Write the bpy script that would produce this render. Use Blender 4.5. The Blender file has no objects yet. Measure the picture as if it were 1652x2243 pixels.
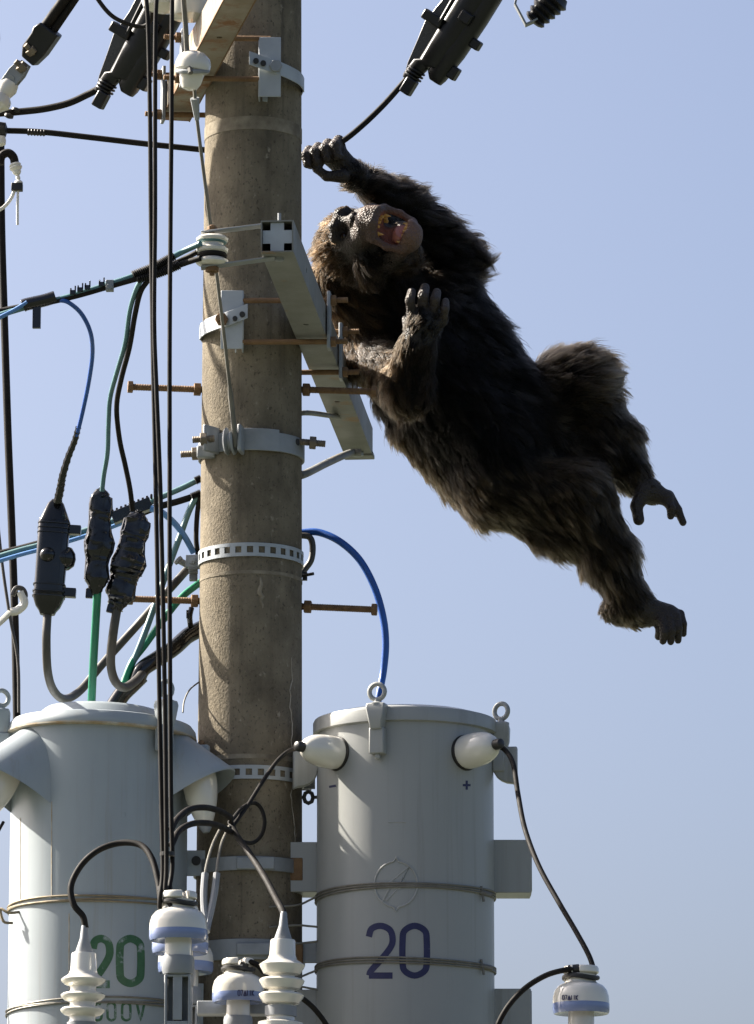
import bpy, bmesh, math, random
import numpy as np
from mathutils import Vector, Matrix
from math import sin, cos, pi, radians, sqrt, asin, atan2
random.seed(7); RNG = np.random.default_rng(7)
SC = bpy.context.scene
COL = SC.collection

# ------------------------------------------------------------------ camera
PX = 0.001106              # metres per photo unit (photo taken as 1652 x 2242 units) at the pole
D, H = 12.0, 7.6           # camera distance to the pole axis, height seen at picture centre
PITCH = radians(12.3)
S = D / cos(PITCH)
CX = 0.3047                # the pole axis is x = 0
CAM = Vector((CX, -D, H - D * math.tan(PITCH)))
RT = Vector((1, 0, 0)); UP = Vector((0, -sin(PITCH), cos(PITCH))); FW = Vector((0, cos(PITCH), sin(PITCH)))
cd = bpy.data.cameras.new('camera'); co = bpy.data.objects.new('camera', cd); COL.objects.link(co)
co.location = CAM; co.rotation_euler = (pi / 2 + PITCH, 0, 0)
cd.sensor_fit = 'VERTICAL'; cd.sensor_height = 36; cd.lens = 36 * S / (2242 * PX)
cd.clip_start = 0.5; cd.clip_end = 5000
SC.camera = co
# ------------------------------------------------------------------ light
SUN = Vector((-.724, .286, .628)).normalized()
w = bpy.data.worlds.new('World'); SC.world = w; w.use_nodes = True
nt = w.node_tree; bg = nt.nodes['Background']
sk = nt.nodes.new('ShaderNodeTexSky'); sk.sky_type = 'NISHITA'; sk.sun_disc = False
sk.sun_elevation = asin(SUN.z); sk.sun_rotation = atan2(SUN.x, SUN.y)
sk.air_density = 0.64; sk.dust_density = 6.0; sk.ozone_density = 2.4; sk.altitude = 0
nt.links.new(sk.outputs[0], bg.inputs[0]); bg.inputs[1].default_value = 0.05
sl = bpy.data.lights.new('sun', 'SUN'); sl.energy = 4.0; sl.angle = radians(.53); sl.color = (1, .93, .82)
so = bpy.data.objects.new('sun', sl); COL.objects.link(so); so.rotation_euler = SUN.to_track_quat('Z', 'Y').to_euler()
so.location = SUN * 30
SC.view_settings.view_transform = 'Standard'; SC.view_settings.look = 'None'
SC.view_settings.exposure = 2.22; SC.view_settings.gamma = 1
SC.cycles.max_bounces = 8

# ------------------------------------------------------------------ photo point -> place
def ray(dx, dy):
    return FW * S + RT * ((dx - 826) * PX) + UP * ((1121 - dy) * PX)
def P(dx, dy, Y=0.0):
    d = ray(dx, dy); return CAM + d * ((Y + D) / d.y)
def PZ(dx, dy, z):
    d = ray(dx, dy); return CAM + d * ((z - CAM.z) / d.z)
def sc(Y):                                     # metres per unit at depth Y
    return PX * (1 + Y * cos(PITCH) / S)

# ------------------------------------------------------------------ materials
def mat(name, c1, c2=None, rough=.5, metal=0., vs=9., stretch=(1, 1, 1), bump=0., bs=90., rust=None, rs=14., ra=.62, spec=.5, coat=0., c3=None, streak=None):
    m = bpy.data.materials.new(name); m.use_nodes = True
    n = m.node_tree.nodes; L = m.node_tree.links; b = n['Principled BSDF']
    b.inputs['Roughness'].default_value = rough; b.inputs['Metallic'].default_value = metal
    b.inputs['Specular IOR Level'].default_value = spec; b.inputs['Coat Weight'].default_value = coat
    tc = n.new('ShaderNodeTexCoord'); mp = n.new('ShaderNodeMapping'); mp.inputs['Scale'].default_value = stretch
    L.new(tc.outputs['Object'], mp.inputs[0])
    def noise(scale, detail=6, rg=.6, vec=mp.outputs[0]):
        t = n.new('ShaderNodeTexNoise'); t.inputs['Scale'].default_value = scale; t.inputs['Detail'].default_value = detail
        t.inputs['Roughness'].default_value = rg; L.new(vec, t.inputs['Vector']); return t.outputs['Fac']
    def ramp(f, a, bb):
        r = n.new('ShaderNodeMapRange'); r.inputs['From Min'].default_value = a; r.inputs['From Max'].default_value = bb
        L.new(f, r.inputs['Value']); return r.outputs[0]
    def mix(f, A, B):
        x = n.new('ShaderNodeMix'); x.data_type = 'RGBA'; L.new(f, x.inputs[0])
        for s_, v in ((6, A), (7, B)):
            if isinstance(v, tuple): x.inputs[s_].default_value = (*v, 1)
            else: L.new(v, x.inputs[s_])
        return x.outputs[2]
    col = c1
    if c2 is not None: col = mix(ramp(noise(vs), .32, .68), c1, c2)
    if c3 is not None: col = mix(ramp(noise(vs * 14, 3), .58, .72), col, c3)
    if streak is not None:
        m2 = n.new('ShaderNodeMapping'); m2.inputs['Scale'].default_value = (38, 38, 1.1); L.new(tc.outputs['Object'], m2.inputs[0])
        f = n.new('ShaderNodeMath'); f.operation = 'MULTIPLY'; L.new(ramp(noise(1., 5, .65, m2.outputs[0]), .52, .76), f.inputs[0]); L.new(ramp(noise(4., 3), .35, .62), f.inputs[1]); col = mix(f.outputs[0], col, streak)
    if rust is not None:
        f = ramp(noise(rs, 8, .7), ra, ra + .1); col = mix(f, col, rust)
    if isinstance(col, tuple): b.inputs['Base Color'].default_value = (*col, 1)
    else: L.new(col, b.inputs['Base Color'])
    if c2 is not None:
        r = ramp(noise(vs * 2.3), .2, .8); mr = n.new('ShaderNodeMapRange')
        mr.inputs['To Min'].default_value = max(.03, rough - .1); mr.inputs['To Max'].default_value = min(1, rough + .12)
        L.new(r, mr.inputs['Value']); L.new(mr.outputs[0], b.inputs['Roughness'])
    if bump:
        bp = n.new('ShaderNodeBump'); bp.inputs['Strength'].default_value = bump; bp.inputs['Distance'].default_value = .004
        L.new(noise(bs, 4), bp.inputs['Height']); L.new(bp.outputs[0], b.inputs['Normal'])
    return m
M = dict(
 concrete=mat('concrete', (.205, .172, .122), (.095, .080, .058), .92, vs=11, stretch=(1, 1, .7), bump=.8, bs=190, c3=(.06, .05, .037), streak=(.062, .053, .041), rust=(.27, .235, .18), rs=60, ra=.60, spec=.2),
 cement=mat('cement', (.27, .235, .175), (.12, .10, .075), .95, vs=22, bump=.4, spec=.2),
 crackm=mat('crack_filler', (.46, .42, .36), (.3, .27, .22), .95, vs=60, spec=.2),
 galv=mat('galvanised', (.27, .285, .295), (.20, .21, .215), .5, .25, vs=12, bump=.12, rust=(.30, .24, .17), ra=.66),
 galv2=mat('galvanised_pale', (.36, .385, .40), (.29, .31, .325), .45, .15, vs=10, bump=.1, rust=(.36, .33, .28), ra=.68),
 arm=mat('arm_steel', (.205, .205, .190), (.140, .135, .115), .6, .2, vs=6, bump=.2, rust=(.22, .13, .06), rs=7, ra=.58),
 arm2=mat('arm_steel_rusty', (.29, .26, .215), (.19, .145, .095), .65, .15, vs=7, bump=.25, rust=(.20, .09, .035), rs=9, ra=.52),
 rustm=mat('rusty_bolt', (.20, .115, .052), (.12, .065, .03), .75, .2, vs=35, bump=.4, bs=300, c3=(.26, .165, .08)),
 darkbolt=mat('dark_bolt', (.13, .11, .09), (.2, .16, .11), .6, .5, vs=30, bump=.2),
 tankR=mat('grey_tank_paint', (.290, .294, .282), (.258, .263, .254), .36, vs=3, stretch=(1, 1, .25), bump=.03, bs=40, spec=.45, streak=(.19, .185, .165)),
 tankL=mat('pale_tank_paint', (.29, .325, .34), (.235, .265, .285), .42, vs=4, stretch=(1, 1, .3), bump=.05, bs=40, rust=(.24, .17, .09), rs=22, ra=.735, streak=(.21, .19, .145)),
 seam=mat('rust_seam', (.30, .22, .12), (.40, .38, .33), .8, vs=30),
 porc=mat('porcelain', (.62, .60, .54), (.56, .53, .465), .13, vs=5, coat=.5),
 blue=mat('blue_glaze', (.14, .18, .32), (.165, .21, .36), .15, vs=12, coat=.4),
 collar=mat('grey_collar', (.23, .24, .255), (.18, .19, .20), .55, vs=12),
 rubber=mat('black_rubber', (.008, .0075, .007), (.016, .014, .012), .45, vs=20, bump=.15),
 plastic=mat('black_plastic', (.005, .005, .0055), (.009, .009, .009), .14, vs=9, bump=.14, bs=45, spec=.5),
 cover=mat('black_cover', (.004, .004, .0045), (.008, .008, .009), .33, spec=.35, vs=9, bump=.04),
 flange=mat('cover_flange', (.035, .036, .040), (.05, .05, .055), .28, vs=8, bump=.06),
 cablek=mat('black_cable', (.009, .008, .007), (.018, .015, .013), .68, vs=20, spec=.15),
 cableg=mat('grey_cable', (.06, .054, .046), (.04, .036, .031), .5, vs=20),
 teal=mat('teal_cable', (.085, .19, .20), (.06, .14, .155), .45, vs=20),
 green=mat('green_cable', (.008, .20, .105), (.006, .15, .08), .42, vs=20),
 bluec=mat('blue_cable', (.01, .085, .36), (.008, .06, .27), .38, vs=20),
 lblue=mat('pale_blue_cable', (.10, .24, .50), (.07, .18, .4), .42, vs=20),
 white=mat('white_plastic', (.70, .68, .62), (.58, .56, .5), .4, vs=25),
 grod=mat('guy_rod', (.17, .16, .14), (.11, .105, .09), .6, .3, vs=30),
 navy=mat('navy_paint', (.006, .007, .050), (.012, .013, .07), .5, vs=60, rust=(.16, .165, .18), rs=70, ra=.68),
 pgreen=mat('green_paint', (.010, .065, .020), (.03, .10, .04), .5, vs=40, rust=(.25, .28, .29), rs=26, ra=.54),
 dark=mat('hole_shade', (.02, .02, .02), None, .8),  # near-black colour standing in for the shade inside bolt holes
 wire=mat('tie_wire', (.20, .19, .165), (.13, .12, .1), .6, .4, vs=40),
 wireR=mat('rusty_tie_wire', (.26, .21, .13), (.16, .13, .09), .7, .3, vs=40),
)

# ------------------------------------------------------------------ mesh helpers
def frame(axis, hint=None):
    a = Vector(axis).normalized()
    h = Vector(hint) if hint is not None else (Vector((0, 0, 1)) if abs(a.z) < .9 else Vector((0, 1, 0)))
    x = h.cross(a).normalized(); y = a.cross(x)
    return x, y, a
def spline(pts, n=8, closed=False):
    pts = [Vector(p) for p in pts]
    if len(pts) < 3 and not closed:
        return [pts[0].lerp(pts[1], i / n) for i in range(n + 1)]
    out = []; N = len(pts)
    for i in range(N if closed else N - 1):
        if closed: a, b, c, d = pts[i - 1], pts[i], pts[(i + 1) % N], pts[(i + 2) % N]
        else: a = pts[i - 1] if i else pts[0] * 2 - pts[1]; b, c = pts[i], pts[i + 1]; d = pts[i + 2] if i + 2 < N else pts[-1] * 2 - pts[-2]
        for k in range(n):
            t = k / n
            out.append(.5 * ((2 * b) + (c - a) * t + (2 * a - 5 * b + 4 * c - d) * t * t + (3 * b - a - 3 * c + d) * t ** 3))
    if not closed: out.append(pts[-1])
    return out
class MB:
    def __init__(s): s.v = []; s.f = []
    def add(s, v, f):
        o = len(s.v); s.v += [Vector(p) for p in v]; s.f += [tuple(i + o for i in q) for q in f]; return s
    def box(s, c, sx, sy, sz, m=None):
        c = Vector(c); m = m or (Vector((1, 0, 0)), Vector((0, 1, 0)), Vector((0, 0, 1)))
        v = [c + m[0] * (sx * a / 2) + m[1] * (sy * b / 2) + m[2] * (sz * d / 2) for a in (-1, 1) for b in (-1, 1) for d in (-1, 1)]
        return s.add(v, [(0, 1, 3, 2), (4, 6, 7, 5), (0, 4, 5, 1), (2, 3, 7, 6), (0, 2, 6, 4), (1, 5, 7, 3)])
    def tube(s, pts, r, n=8, caps=True, closed=False):
        pts = [Vector(p) for p in pts]; N = len(pts); rr = r if isinstance(r, (list, tuple)) else [r] * N
        v = []; px = None
        for i, p in enumerate(pts):
            if closed: t = pts[(i + 1) % N] - pts[i - 1]
            else: t = pts[min(i + 1, N - 1)] - pts[max(i - 1, 0)]
            t = t.normalized()
            if px is None: px = frame(t)[0]
            px = (px - t * px.dot(t)).normalized(); y = t.cross(px)
            v += [p + (px * cos(2 * pi * k / n) + y * sin(2 * pi * k / n)) * rr[i] for k in range(n)]
        f = [(i * n + k, i * n + (k + 1) % n, (i + 1) % N * n + (k + 1) % n, (i + 1) % N * n + k) for i in range(N if closed else N - 1) for k in range(n)]
        if caps and not closed: f += [tuple(range(n))[::-1], tuple(range((N - 1) * n, N * n))]
        return s.add(v, f)
    def cyl(s, a, b, r0, r1=None, n=16, caps=True):
        return s.tube([a, b], [r0, r0 if r1 is None else r1], n, caps)
    def lathe(s, prof, o, axis=(0, 0, 1), n=32):
        x, y, a = frame(axis); o = Vector(o)
        v = [o + a * h + (x * cos(2 * pi * k / n) + y * sin(2 * pi * k / n)) * r for r, h in prof for k in range(n)]
        m = len(prof)
        f = [(i * n + k, i * n + (k + 1) % n, (i + 1) * n + (k + 1) % n, (i + 1) * n + k) for i in range(m - 1) for k in range(n)]
        f += [tuple(range(n))[::-1], tuple(range((m - 1) * n, m * n))]
        return s.add(v, f)
    def prism(s, poly, o, ex, ey, ez, d0, d1):
        o = Vector(o); n = len(poly)
        v = [o + ex * p[0] + ey * p[1] + ez * d for d in (d0, d1) for p in poly]
        return s.add(v, [tuple(range(n))[::-1], tuple(range(n, 2 * n))] + [(k, (k + 1) % n, n + (k + 1) % n, n + k) for k in range(n)])
    def ring(s, c, R, h, t, a0=0, a1=2 * pi, n=48, Rf=None):
        """upright band about a vertical axis at c: angle 0 faces the camera (-Y), positive to +X"""
        full = abs(a1 - a0) > 2 * pi - 1e-4; c = Vector(c); v = []
        m = n if full else n + 1
        for k in range(m):
            a = a0 + (a1 - a0) * k / n; u = Vector((sin(a), -cos(a), 0))
            for rr, z in ((R, -h / 2), (R + t, -h / 2), (R + t, h / 2), (R, h / 2)): v.append(c + u * rr + Vector((0, 0, z)))
        f = [(i * 4 + q, (i + 1) % m * 4 + q, (i + 1) % m * 4 + (q + 1) % 4, i * 4 + (q + 1) % 4) for i in range(m if full else n) for q in range(4)]
        if not full: f += [(0, 1, 2, 3), tuple(n * 4 + q for q in (3, 2, 1, 0))]
        return s.add(v, f)
    def build(s, name, m, parent=None, bevel=0., ang=38, seg=2):
        me = bpy.data.meshes.new(name)
        if parent is not None: off = Vector(parent['_loc'])
        else:
            off = sum(s.v, Vector()) / len(s.v)
        me.from_pydata([p - off for p in s.v], [], s.f); me.validate()
        bm = bmesh.new(); bm.from_mesh(me); bmesh.ops.recalc_face_normals(bm, faces=bm.faces); bm.to_mesh(me); bm.free()
        me.polygons.foreach_set('use_smooth', [True] * len(me.polygons)); me.set_sharp_from_angle(angle=radians(ang))
        me.materials.append(M[m] if isinstance(m, str) else m)
        o = bpy.data.objects.new(name, me); COL.objects.link(o)
        if parent is not None: o.parent = parent
        else: o.location = off
        if parent is not None: o['_loc'] = list(off)
        if bevel:
            b = o.modifiers.new('bevel', 'BEVEL'); b.width = bevel; b.segments = seg; b.limit_method = 'ANGLE'; b.angle_limit = radians(40)
        return o
def thing(name, loc, label, cat, group=None):
    o = bpy.data.objects.new(name, None); COL.objects.link(o); o.location = loc; o['_loc'] = list(loc)
    o.empty_display_size = .05; tag(o, label, cat, group); return o
def tag(o, label, cat, group=None):
    o['label'] = label; o['category'] = cat
    if group: o['group'] = group
    return o
def child_loc(o):        # parts sit at their thing's origin, so a sub-part uses the same offset
    return o
def hexbolt(mb, p0, p1, r): mb.tube([p0, p1], r, 6)
def dpts(L): return [P(*q) for q in L]
def cable(name, label, L, r, m, cat='cable', group=None, n=8, rings=12):
    """L = photo points with depth; r in photo units"""
    mb = MB(); pts = spline(dpts(L), n)
    out_ = lambda q: q[0] < 0 or q[1] < 0 or q[1] > 2242        # runs on beyond the picture
    if out_(L[-1]): pts.append(pts[-1] + (pts[-1] - pts[-3]).normalized() * (1.6 if L[-1][1] < 1690 else .25))
    if out_(L[0]): pts.insert(0, pts[0] + (pts[0] - pts[2]).normalized() * 1.6)
    mb.tube(pts, r * sc(L[0][2]), rings)
    return tag(mb.build(name, m), label, cat, group)
def threaded(mb, a, b, r, pitch=.004):
    a = Vector(a); b = Vector(b); n = max(4, int((b - a).length / pitch)); pts = []; rr = []
    for i in range(2 * n + 1):
        pts.append(a.lerp(b, i / (2 * n))); rr.append(r if i % 2 else r * .86)
    mb.tube(pts, rr, 10)

# ------------------------------------------------------------------ ground
mb = MB(); g = 2500
mb.add([(-g, -g, 0), (g, -g, 0), (g, g, 0), (-g, g, 0)], [(0, 1, 2, 3)])
gm = mat('ground', (.055, .053, .048), (.040, .060, .028), .95, vs=.6, bump=.1)
o = mb.build('ground', gm); o['kind'] = 'structure'

# ------------------------------------------------------------------ pole
ZC = P(550, 1121, 0).z
def poleR(z): return .1228 - .0040 * (z - ZC)
def axx(z): return 0.0
def zfront(dy, dx=550):                        # height on the front of the pole
    z = P(dx, dy, -.12).z; return P(dx, dy, -poleR(z)).z
def polept(dx, dy, out=0.):                    # point on the visible face of the pole
    z = P(dx, dy, -.1).z
    for _ in range(4):
        R = poleR(z) + out; x = P(dx, dy, 0).x * 1.0; x = max(-R * .999, min(R * .999, x))
        Y = -sqrt(R * R - x * x); q = P(dx, dy, Y); z = q.z
    return q
pole = thing('utility_pole', (0, 0, 0), 'tall weathered concrete utility pole carrying both grey transformers', 'utility pole')
mb = MB(); prof = [(poleR(z), z) for z in np.linspace(-.6, 10.6, 60)]
mb.lathe(prof, (0, 0, 0), n=72); mb.build('shaft', 'concrete', pole)
for dy, hh, t in ((1252, 8, .0012), (268, 30, .0012), (1655, 10, .001)):
    z = zfront(dy); mb = MB(); mb.ring((0, 0, z), poleR(z) - .002, hh * PX, .002 + t, n=72); mb.build('cement_band', 'cement', pole)
random.seed(3)
cr = []; x = 641.0
for dy in range(1440, 1960, 12):
    x += random.uniform(-3.2, 3.2) + (.3 if x < 640 else -.4); cr.append((x, dy))
mb = MB(); mb.tube([polept(a, b, .0003) for a, b in cr], [.0011 * random.uniform(.4, 1.3) for _ in cr], 5); mb.build('crack', 'crackm', pole)
cr = [(572 + random.uniform(-4, 4), dy) for dy in range(1262, 1340, 9)]
mb = MB(); mb.tube([polept(a, b, -.003) for a, b in cr], [.0012 + .0052 * sin(pi * (i + .5) / len(cr)) for i in range(len(cr))], 8); mb.build('mineral_streak', 'cement', pole)

# ------------------------------------------------------------------ perforated pole bands
def perf_band(dy, label, bolt):
    z = zfront(dy); t = thing('perforated_band', (0, 0, z), label, 'pole band', 'perforated pole bands')
    R = poleR(z) + .0015; mb = MB()
    for s_ in (-1, 1): mb.ring((0, 0, z + s_ * .0122), R, .0085, .0028, n=84)
    nn = 28
    for k in range(nn):
        a = 2 * pi * (k + .3) / nn; mb.ring((0, 0, z), R + .0003, .0162, .0022, a, a + 2 * pi / nn * .47, n=3)
    mb.build('strap', 'galv2', t)
    mb = MB(); a = bolt; u = Vector((sin(a), -cos(a), 0)); v = Vector((cos(a), sin(a), 0)); c = u * (R + .016) + Vector((0, 0, z))
    for s_ in (-1, 1): mb.box(c + v * .014 * s_, .004, .034, .03, (v, u, Vector((0, 0, 1))))
    mb.build('lug', 'galv', t, .001)
    mb = MB(); mb.cyl(c - v * .045, c + v * .03, .005, n=10); hexbolt(mb, c - v * .026, c - v * .018, .0095); hexbolt(mb, c + v * .018, c + v * .026, .0095); mb.build('bolt', 'galv', t)
perf_band(1203, 'perforated steel strap with square holes, above the pale cement line on the pole', -1.75)
perf_band(1690, 'perforated steel strap with square holes, level with the white bushings', 1.9)

# ------------------------------------------------------------------ step bolts
def step_bolt(side, dxtip, dxbase, dytip, dybase, label):
    a = P(dxbase, dybase, 0); b = P(dxtip, dytip, -.02); u = (b - a).normalized()
    root = thing('step_bolt', a, label, 'step bolt', 'rusty step bolts on the pole')
    mb = MB(); mb.cyl(a - u * .05, a, .0085, n=10); threaded(mb, a, b - u * .012, .0085); mb.build('shank', 'rustm', root)
    mb = MB(); hexbolt(mb, b - u * .013, b, .0155); mb.build('head', 'rustm', root, .0015)
    mb = MB(); hexbolt(mb, a + u * .003, a + u * .02, .0165); mb.build('nut', 'rustm', root, .0015)
step_bolt(-1, 280, 443, 847, 853, 'rusty step bolt pointing away from the chimpanzee, above the guy clamp band')
step_bolt(1, 826, 661, 858, 853, 'rusty step bolt crossing in front of the square steel arm')
step_bolt(-1, 280, 437, 1311, 1316, 'rusty step bolt beside the black cable connectors')
step_bolt(1, 826, 664, 1335, 1328, 'rusty step bolt touching the curved blue cable')

# ------------------------------------------------------------------ square steel arms
def square_arm(name, label, A, B, size, m, holes_side, holes_bot, cap_at, sgn):
    """hollow square tube from A (near) to B (far), horizontal"""
    A = Vector(A); B = Vector(B); ax = (B - A).normalized(); up = Vector((0, 0, 1)); sd = ax.cross(up).normalized(); L = (B - A).length
    t = thing(name, A, label, 'crossarm')
    h = size / 2; th = .0032
    def wall(nrm, tan, holes, w):
        # wall plate with round holes: strip mesh along the arm, holes cut as octagons in a square cell
        mb = MB(); o = A + nrm * (h - th / 2); cells = []; pos = 0
        for hp, hr in sorted(holes):
            cells.append((pos, hp - .02, None)); cells.append((hp - .02, hp + .02, hr)); pos = hp + .02
        cells.append((pos, L, None))
        for a, b, hr in cells:
            if hr is None:
                mb.box(o + ax * (a + b) / 2, b - a, w, th, (ax, tan, nrm)); continue
            c = (a + b) / 2; n = 24; vi = []
            sqr = []
            for k in range(n):
                an = 2 * pi * k / n; q = max(abs(cos(an)), abs(sin(an))); sqr.append((cos(an) / q * .02, sin(an) / q * w / 2))
            for d in (-th / 2, th / 2):
                for k in range(n): an = 2 * pi * k / n; vi.append(o + ax * (c + cos(an) * hr) + tan * (sin(an) * hr) + nrm * d)
                for k in range(n): vi.append(o + ax * (c + sqr[k][0]) + tan * sqr[k][1] + nrm * d)
            f = []
            for k in range(n):
                j = (k + 1) % n
                f += [(k, j, n + j, n + k), (2 * n + k, 3 * n + k, 3 * n + j, 2 * n + j), (k, 2 * n + k, 2 * n + j, j), (n + k, n + j, 3 * n + j, 3 * n + k)]
            mb.add(vi, f)
        return mb
    wall(up, sd, [], size).build('top_wall', m, t)
    wall(-up, sd, holes_bot, size).build('bottom_wall', m, t)
    wall(sd, up, holes_side, size - 2 * th - .0006).build('side_wall', m, t)
    wall(-sd, up, [], size - 2 * th - .0006).build('side_wall', m, t)
    for e, s_ in ((A, 1), (B, -1)):
        if s_ not in cap_at: continue
        g = size / 2 - th - .0008; q = g * .46; c_ = g * .80       # cross-shaped end plate set just inside
        poly = [(-q, g), (-q, q), (-g, q), (-g, -q), (-q, -q), (-q, -g), (q, -g), (q, -q), (g, -q), (g, q), (q, q), (q, g)]
        mb = MB(); mb.prism(poly, e, sd, up, ax, .006 * s_, .009 * s_); mb.build('end_cap', 'galv2', t)
    # through bolt near the end
    mb = MB(); c = A + ax * .05
    mb.cyl(c - up * (h + .008), c + up * (h + .030), .004, n=10); hexbolt(mb, c + up * h, c + up * (h + .008), .011); hexbolt(mb, c - up * (h + .007), c - up * h, .011)
    mb.build('through_bolt', 'galv', t)
    return t, ax, sd, up
zb = P(694, 738, 0).z
A1 = PZ(607, 517, zb); B1 = PZ(786, 968, zb)
arm1, ax1, sd1, up1 = square_arm('crossarm', 'square galvanised steel arm running back past the chimpanzee, open end with cross-shaped cap', A1, B1, .0745, 'arm',
    [(.30, .007), (.72, .007)], [(.66, .007), (1.45, .007)], (1,), 1)
zt = P(412, 170, 0).z
A2 = PZ(566, -110, zt); B2 = PZ(384, 233, zt)
arm2, ax2, sd2, up2 = square_arm('crossarm', 'rust-streaked square steel arm high on the pole, beside the round white guy insulator', A2, B2, .0745, 'arm2',
    [], [(.55, .007)], (), 1)
mb = MB()
l_ = (B2 - A2).length
for s_ in (-1, 1): mb.box(A2 + ax2 * (l_ / 2) + sd2 * s_ * .0365 - up2 * .0372, l_, .003, .003, (ax2, sd2, up2))
mb.build('rust_edge', 'rustm', arm2)
mb = MB(); e = B1 + ax1 * .003; mb.box(e - up1 * .036, .05, .08, .012, (ax1, sd1, up1)); mb.build('end_flange', 'arm', arm1, .002)
mb = MB(); c = B1 - ax1 * .05 - up1 * .036; hexbolt(mb, c, c - up1 * .014, .018); mb.build('bottom_nut', 'galv', arm1, .002)

# arm clamps: bracket on the pole, strap, two U-bolts round the arm with plates and nuts
def arm_clamp(label, A, ax, sd, side, lbl_plate, dist, brk):
    """side +1: arm on the right of the pole"""
    up = Vector((0, 0, 1)); z = A.z
    t = thing('arm_clamp', (0, 0, z), label, 'clamp')
    o_ = sd if sd.x * side > 0 else -sd           # away from the pole
    for Y, pl in ((-dist, 0), (dist, 1)):
        k = (Y - A.y) / ax.y; c = A + ax * k           # arm centre at that depth
        outp = c + o_ * .0445
        mb = MB(); mb.box(outp, .008, .036, .142, (o_, ax, up)); pl_ = mb.build('clamp_plate', 'galv', t, .0015)
        for s_ in (-1, 1):
            zz = up * (s_ * .0515)
            a = Vector((-side * (.045 if Y < 0 else .02), Y, z)) + zz; b = outp + zz + o_ * .045
            mb = MB(); mb.cyl(a, outp + zz, .0068, n=12); threaded(mb, outp + zz, b, .0068); mb.build('u_bolt', 'rustm', t)
            mb = MB(); hexbolt(mb, outp + zz + o_ * .004, outp + zz + o_ * .017, .0135); mb.build('nut', 'rustm', pl_, .0012)
    # bracket block wrapped on the front of the pole
    x0, x1, yt, yb, f1, strap_pts = brk
    Yb = -dist - .006
    a = P(x0, yt, Yb); b = P(x1, yb, Yb); mb = MB()
    cx = (a.x + b.x) / 2; cz = (a.z + b.z) / 2; wx = abs(b.x - a.x); hz = abs(a.z - b.z)
    n1 = Vector((-side * .62, -.785, 0)).normalized(); t1 = Vector((n1.y, -n1.x, 0)).normalized() * 1
    if t1.x < 0: t1 = -t1
    mb.box((cx - side * wx * .18, Yb, cz), wx * .62, .004, hz, (Vector((1, 0, 0)), Vector((0, 1, 0)), up))
    for xs in (-.31,):
        mb.box((cx - side * wx * .18 + side * wx * .31, Yb + .03, cz), .004, .06, hz)
    mb.box((cx + side * wx * .20, Yb + .045, cz), wx * .6, .004, hz * .98)
    mb.build('bracket', 'galv2', t, .001)
    return t
dist = .153
c1 = arm_clamp('bolted clamp holding the square arm on the chimpanzee side of the pole', A1, ax1, sd1, 1, '', dist, (484, 560, 636, 764, 0, None))
c2 = arm_clamp('bolted clamp holding the rust-streaked upper arm to the pole', A2, ax2, sd2, -1, '', dist, (540, 616, 82, 212, 0, None))
def strap(parent, dpl, hgt, holes, m='galv2'):
    """flat strap through photo points (dx,dy,Y) with height hgt; holes = list of param"""
    pts = spline(dpts(dpl), 10); mb = MB(); th = .003; v = []
    for i, p in enumerate(pts):
        tt = (pts[min(i + 1, len(pts) - 1)] - pts[max(i - 1, 0)]).normalized(); nn = Vector((tt.y, -tt.x, 0)).normalized()
        if nn.y > 0: nn = -nn
        for q, r in ((0, -1), (1, -1), (1, 1), (0, 1)): v.append(p + nn * th * q + Vector((0, 0, 1)) * (hgt / 2 * r))
    n = len(pts)
    f = [(i * 4 + q, i * 4 + (q + 1) % 4, (i + 1) * 4 + (q + 1) % 4, (i + 1) * 4 + q) for i in range(n - 1) for q in range(4)] + [(0, 1, 2, 3), tuple((n - 1) * 4 + q for q in (3, 2, 1, 0))]
    mb.add(v, f); o = mb.build('strap', m, parent, .0006)
    for (dx, dy, Y, r) in holes:
        c = P(dx, dy, Y); mb = MB(); mb.cyl(c + Vector((0, .004, 0)), c + Vector((0, -.0012, 0)), r, n=16); mb.build('bolt_hole_disc', 'dark', parent)  # solid dark disc in place of a shaded hole
strap(c1, [(443, 735, .03), (440, 727, -.03), (452, 716, -.085), (475, 706, -.135), (500, 698, -.166), (543, 681, -.172)], .036, [(515, 697, -.178, .006), (531, 688, -.178, .007)])
mb = MB(); c = P(486, 701, -.165); hexbolt(mb, c, c + Vector((0, -.014, 0)), .016); mb.cyl(c, c + Vector((-.008, -.03, 0)), .007, n=10); mb.build('strap_bolt', 'rustm', c1, .001)
strap(c2, [(661, 196, .03), (664, 186, -.03), (655, 172, -.09), (630, 158, -.135), (600, 146, -.164), (546, 127, -.172)], .034, [(561, 133, -.178, .007), (577, 138, -.178, .007)])
mb = MB(); c = P(605, 146, -.166); hexbolt(mb, c, c + Vector((0, -.010, 0)), .016); mb.build('strap_bolt', 'galv', c2, .001)

# braces under the arm
def brace(L, label, r=9):
    mb = MB(); pts = spline(dpts(L), 6); mb.tube(pts, r * PX, 10); return tag(mb.build('arm_brace', 'arm'), label, 'brace')
brace([(640, 1047, .10), (672, 1036, .12), (716, 1014, .55), (764, 993, .92), (790, 991, .95)], 'bent steel brace rod under the far tip of the square arm')
brace([(645, 906, .10), (676, 904, .12), (716, 909, .5), (745, 914, .72)], 'thin steel brace rod behind the square arm, above the guy clamp band', 6)

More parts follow.
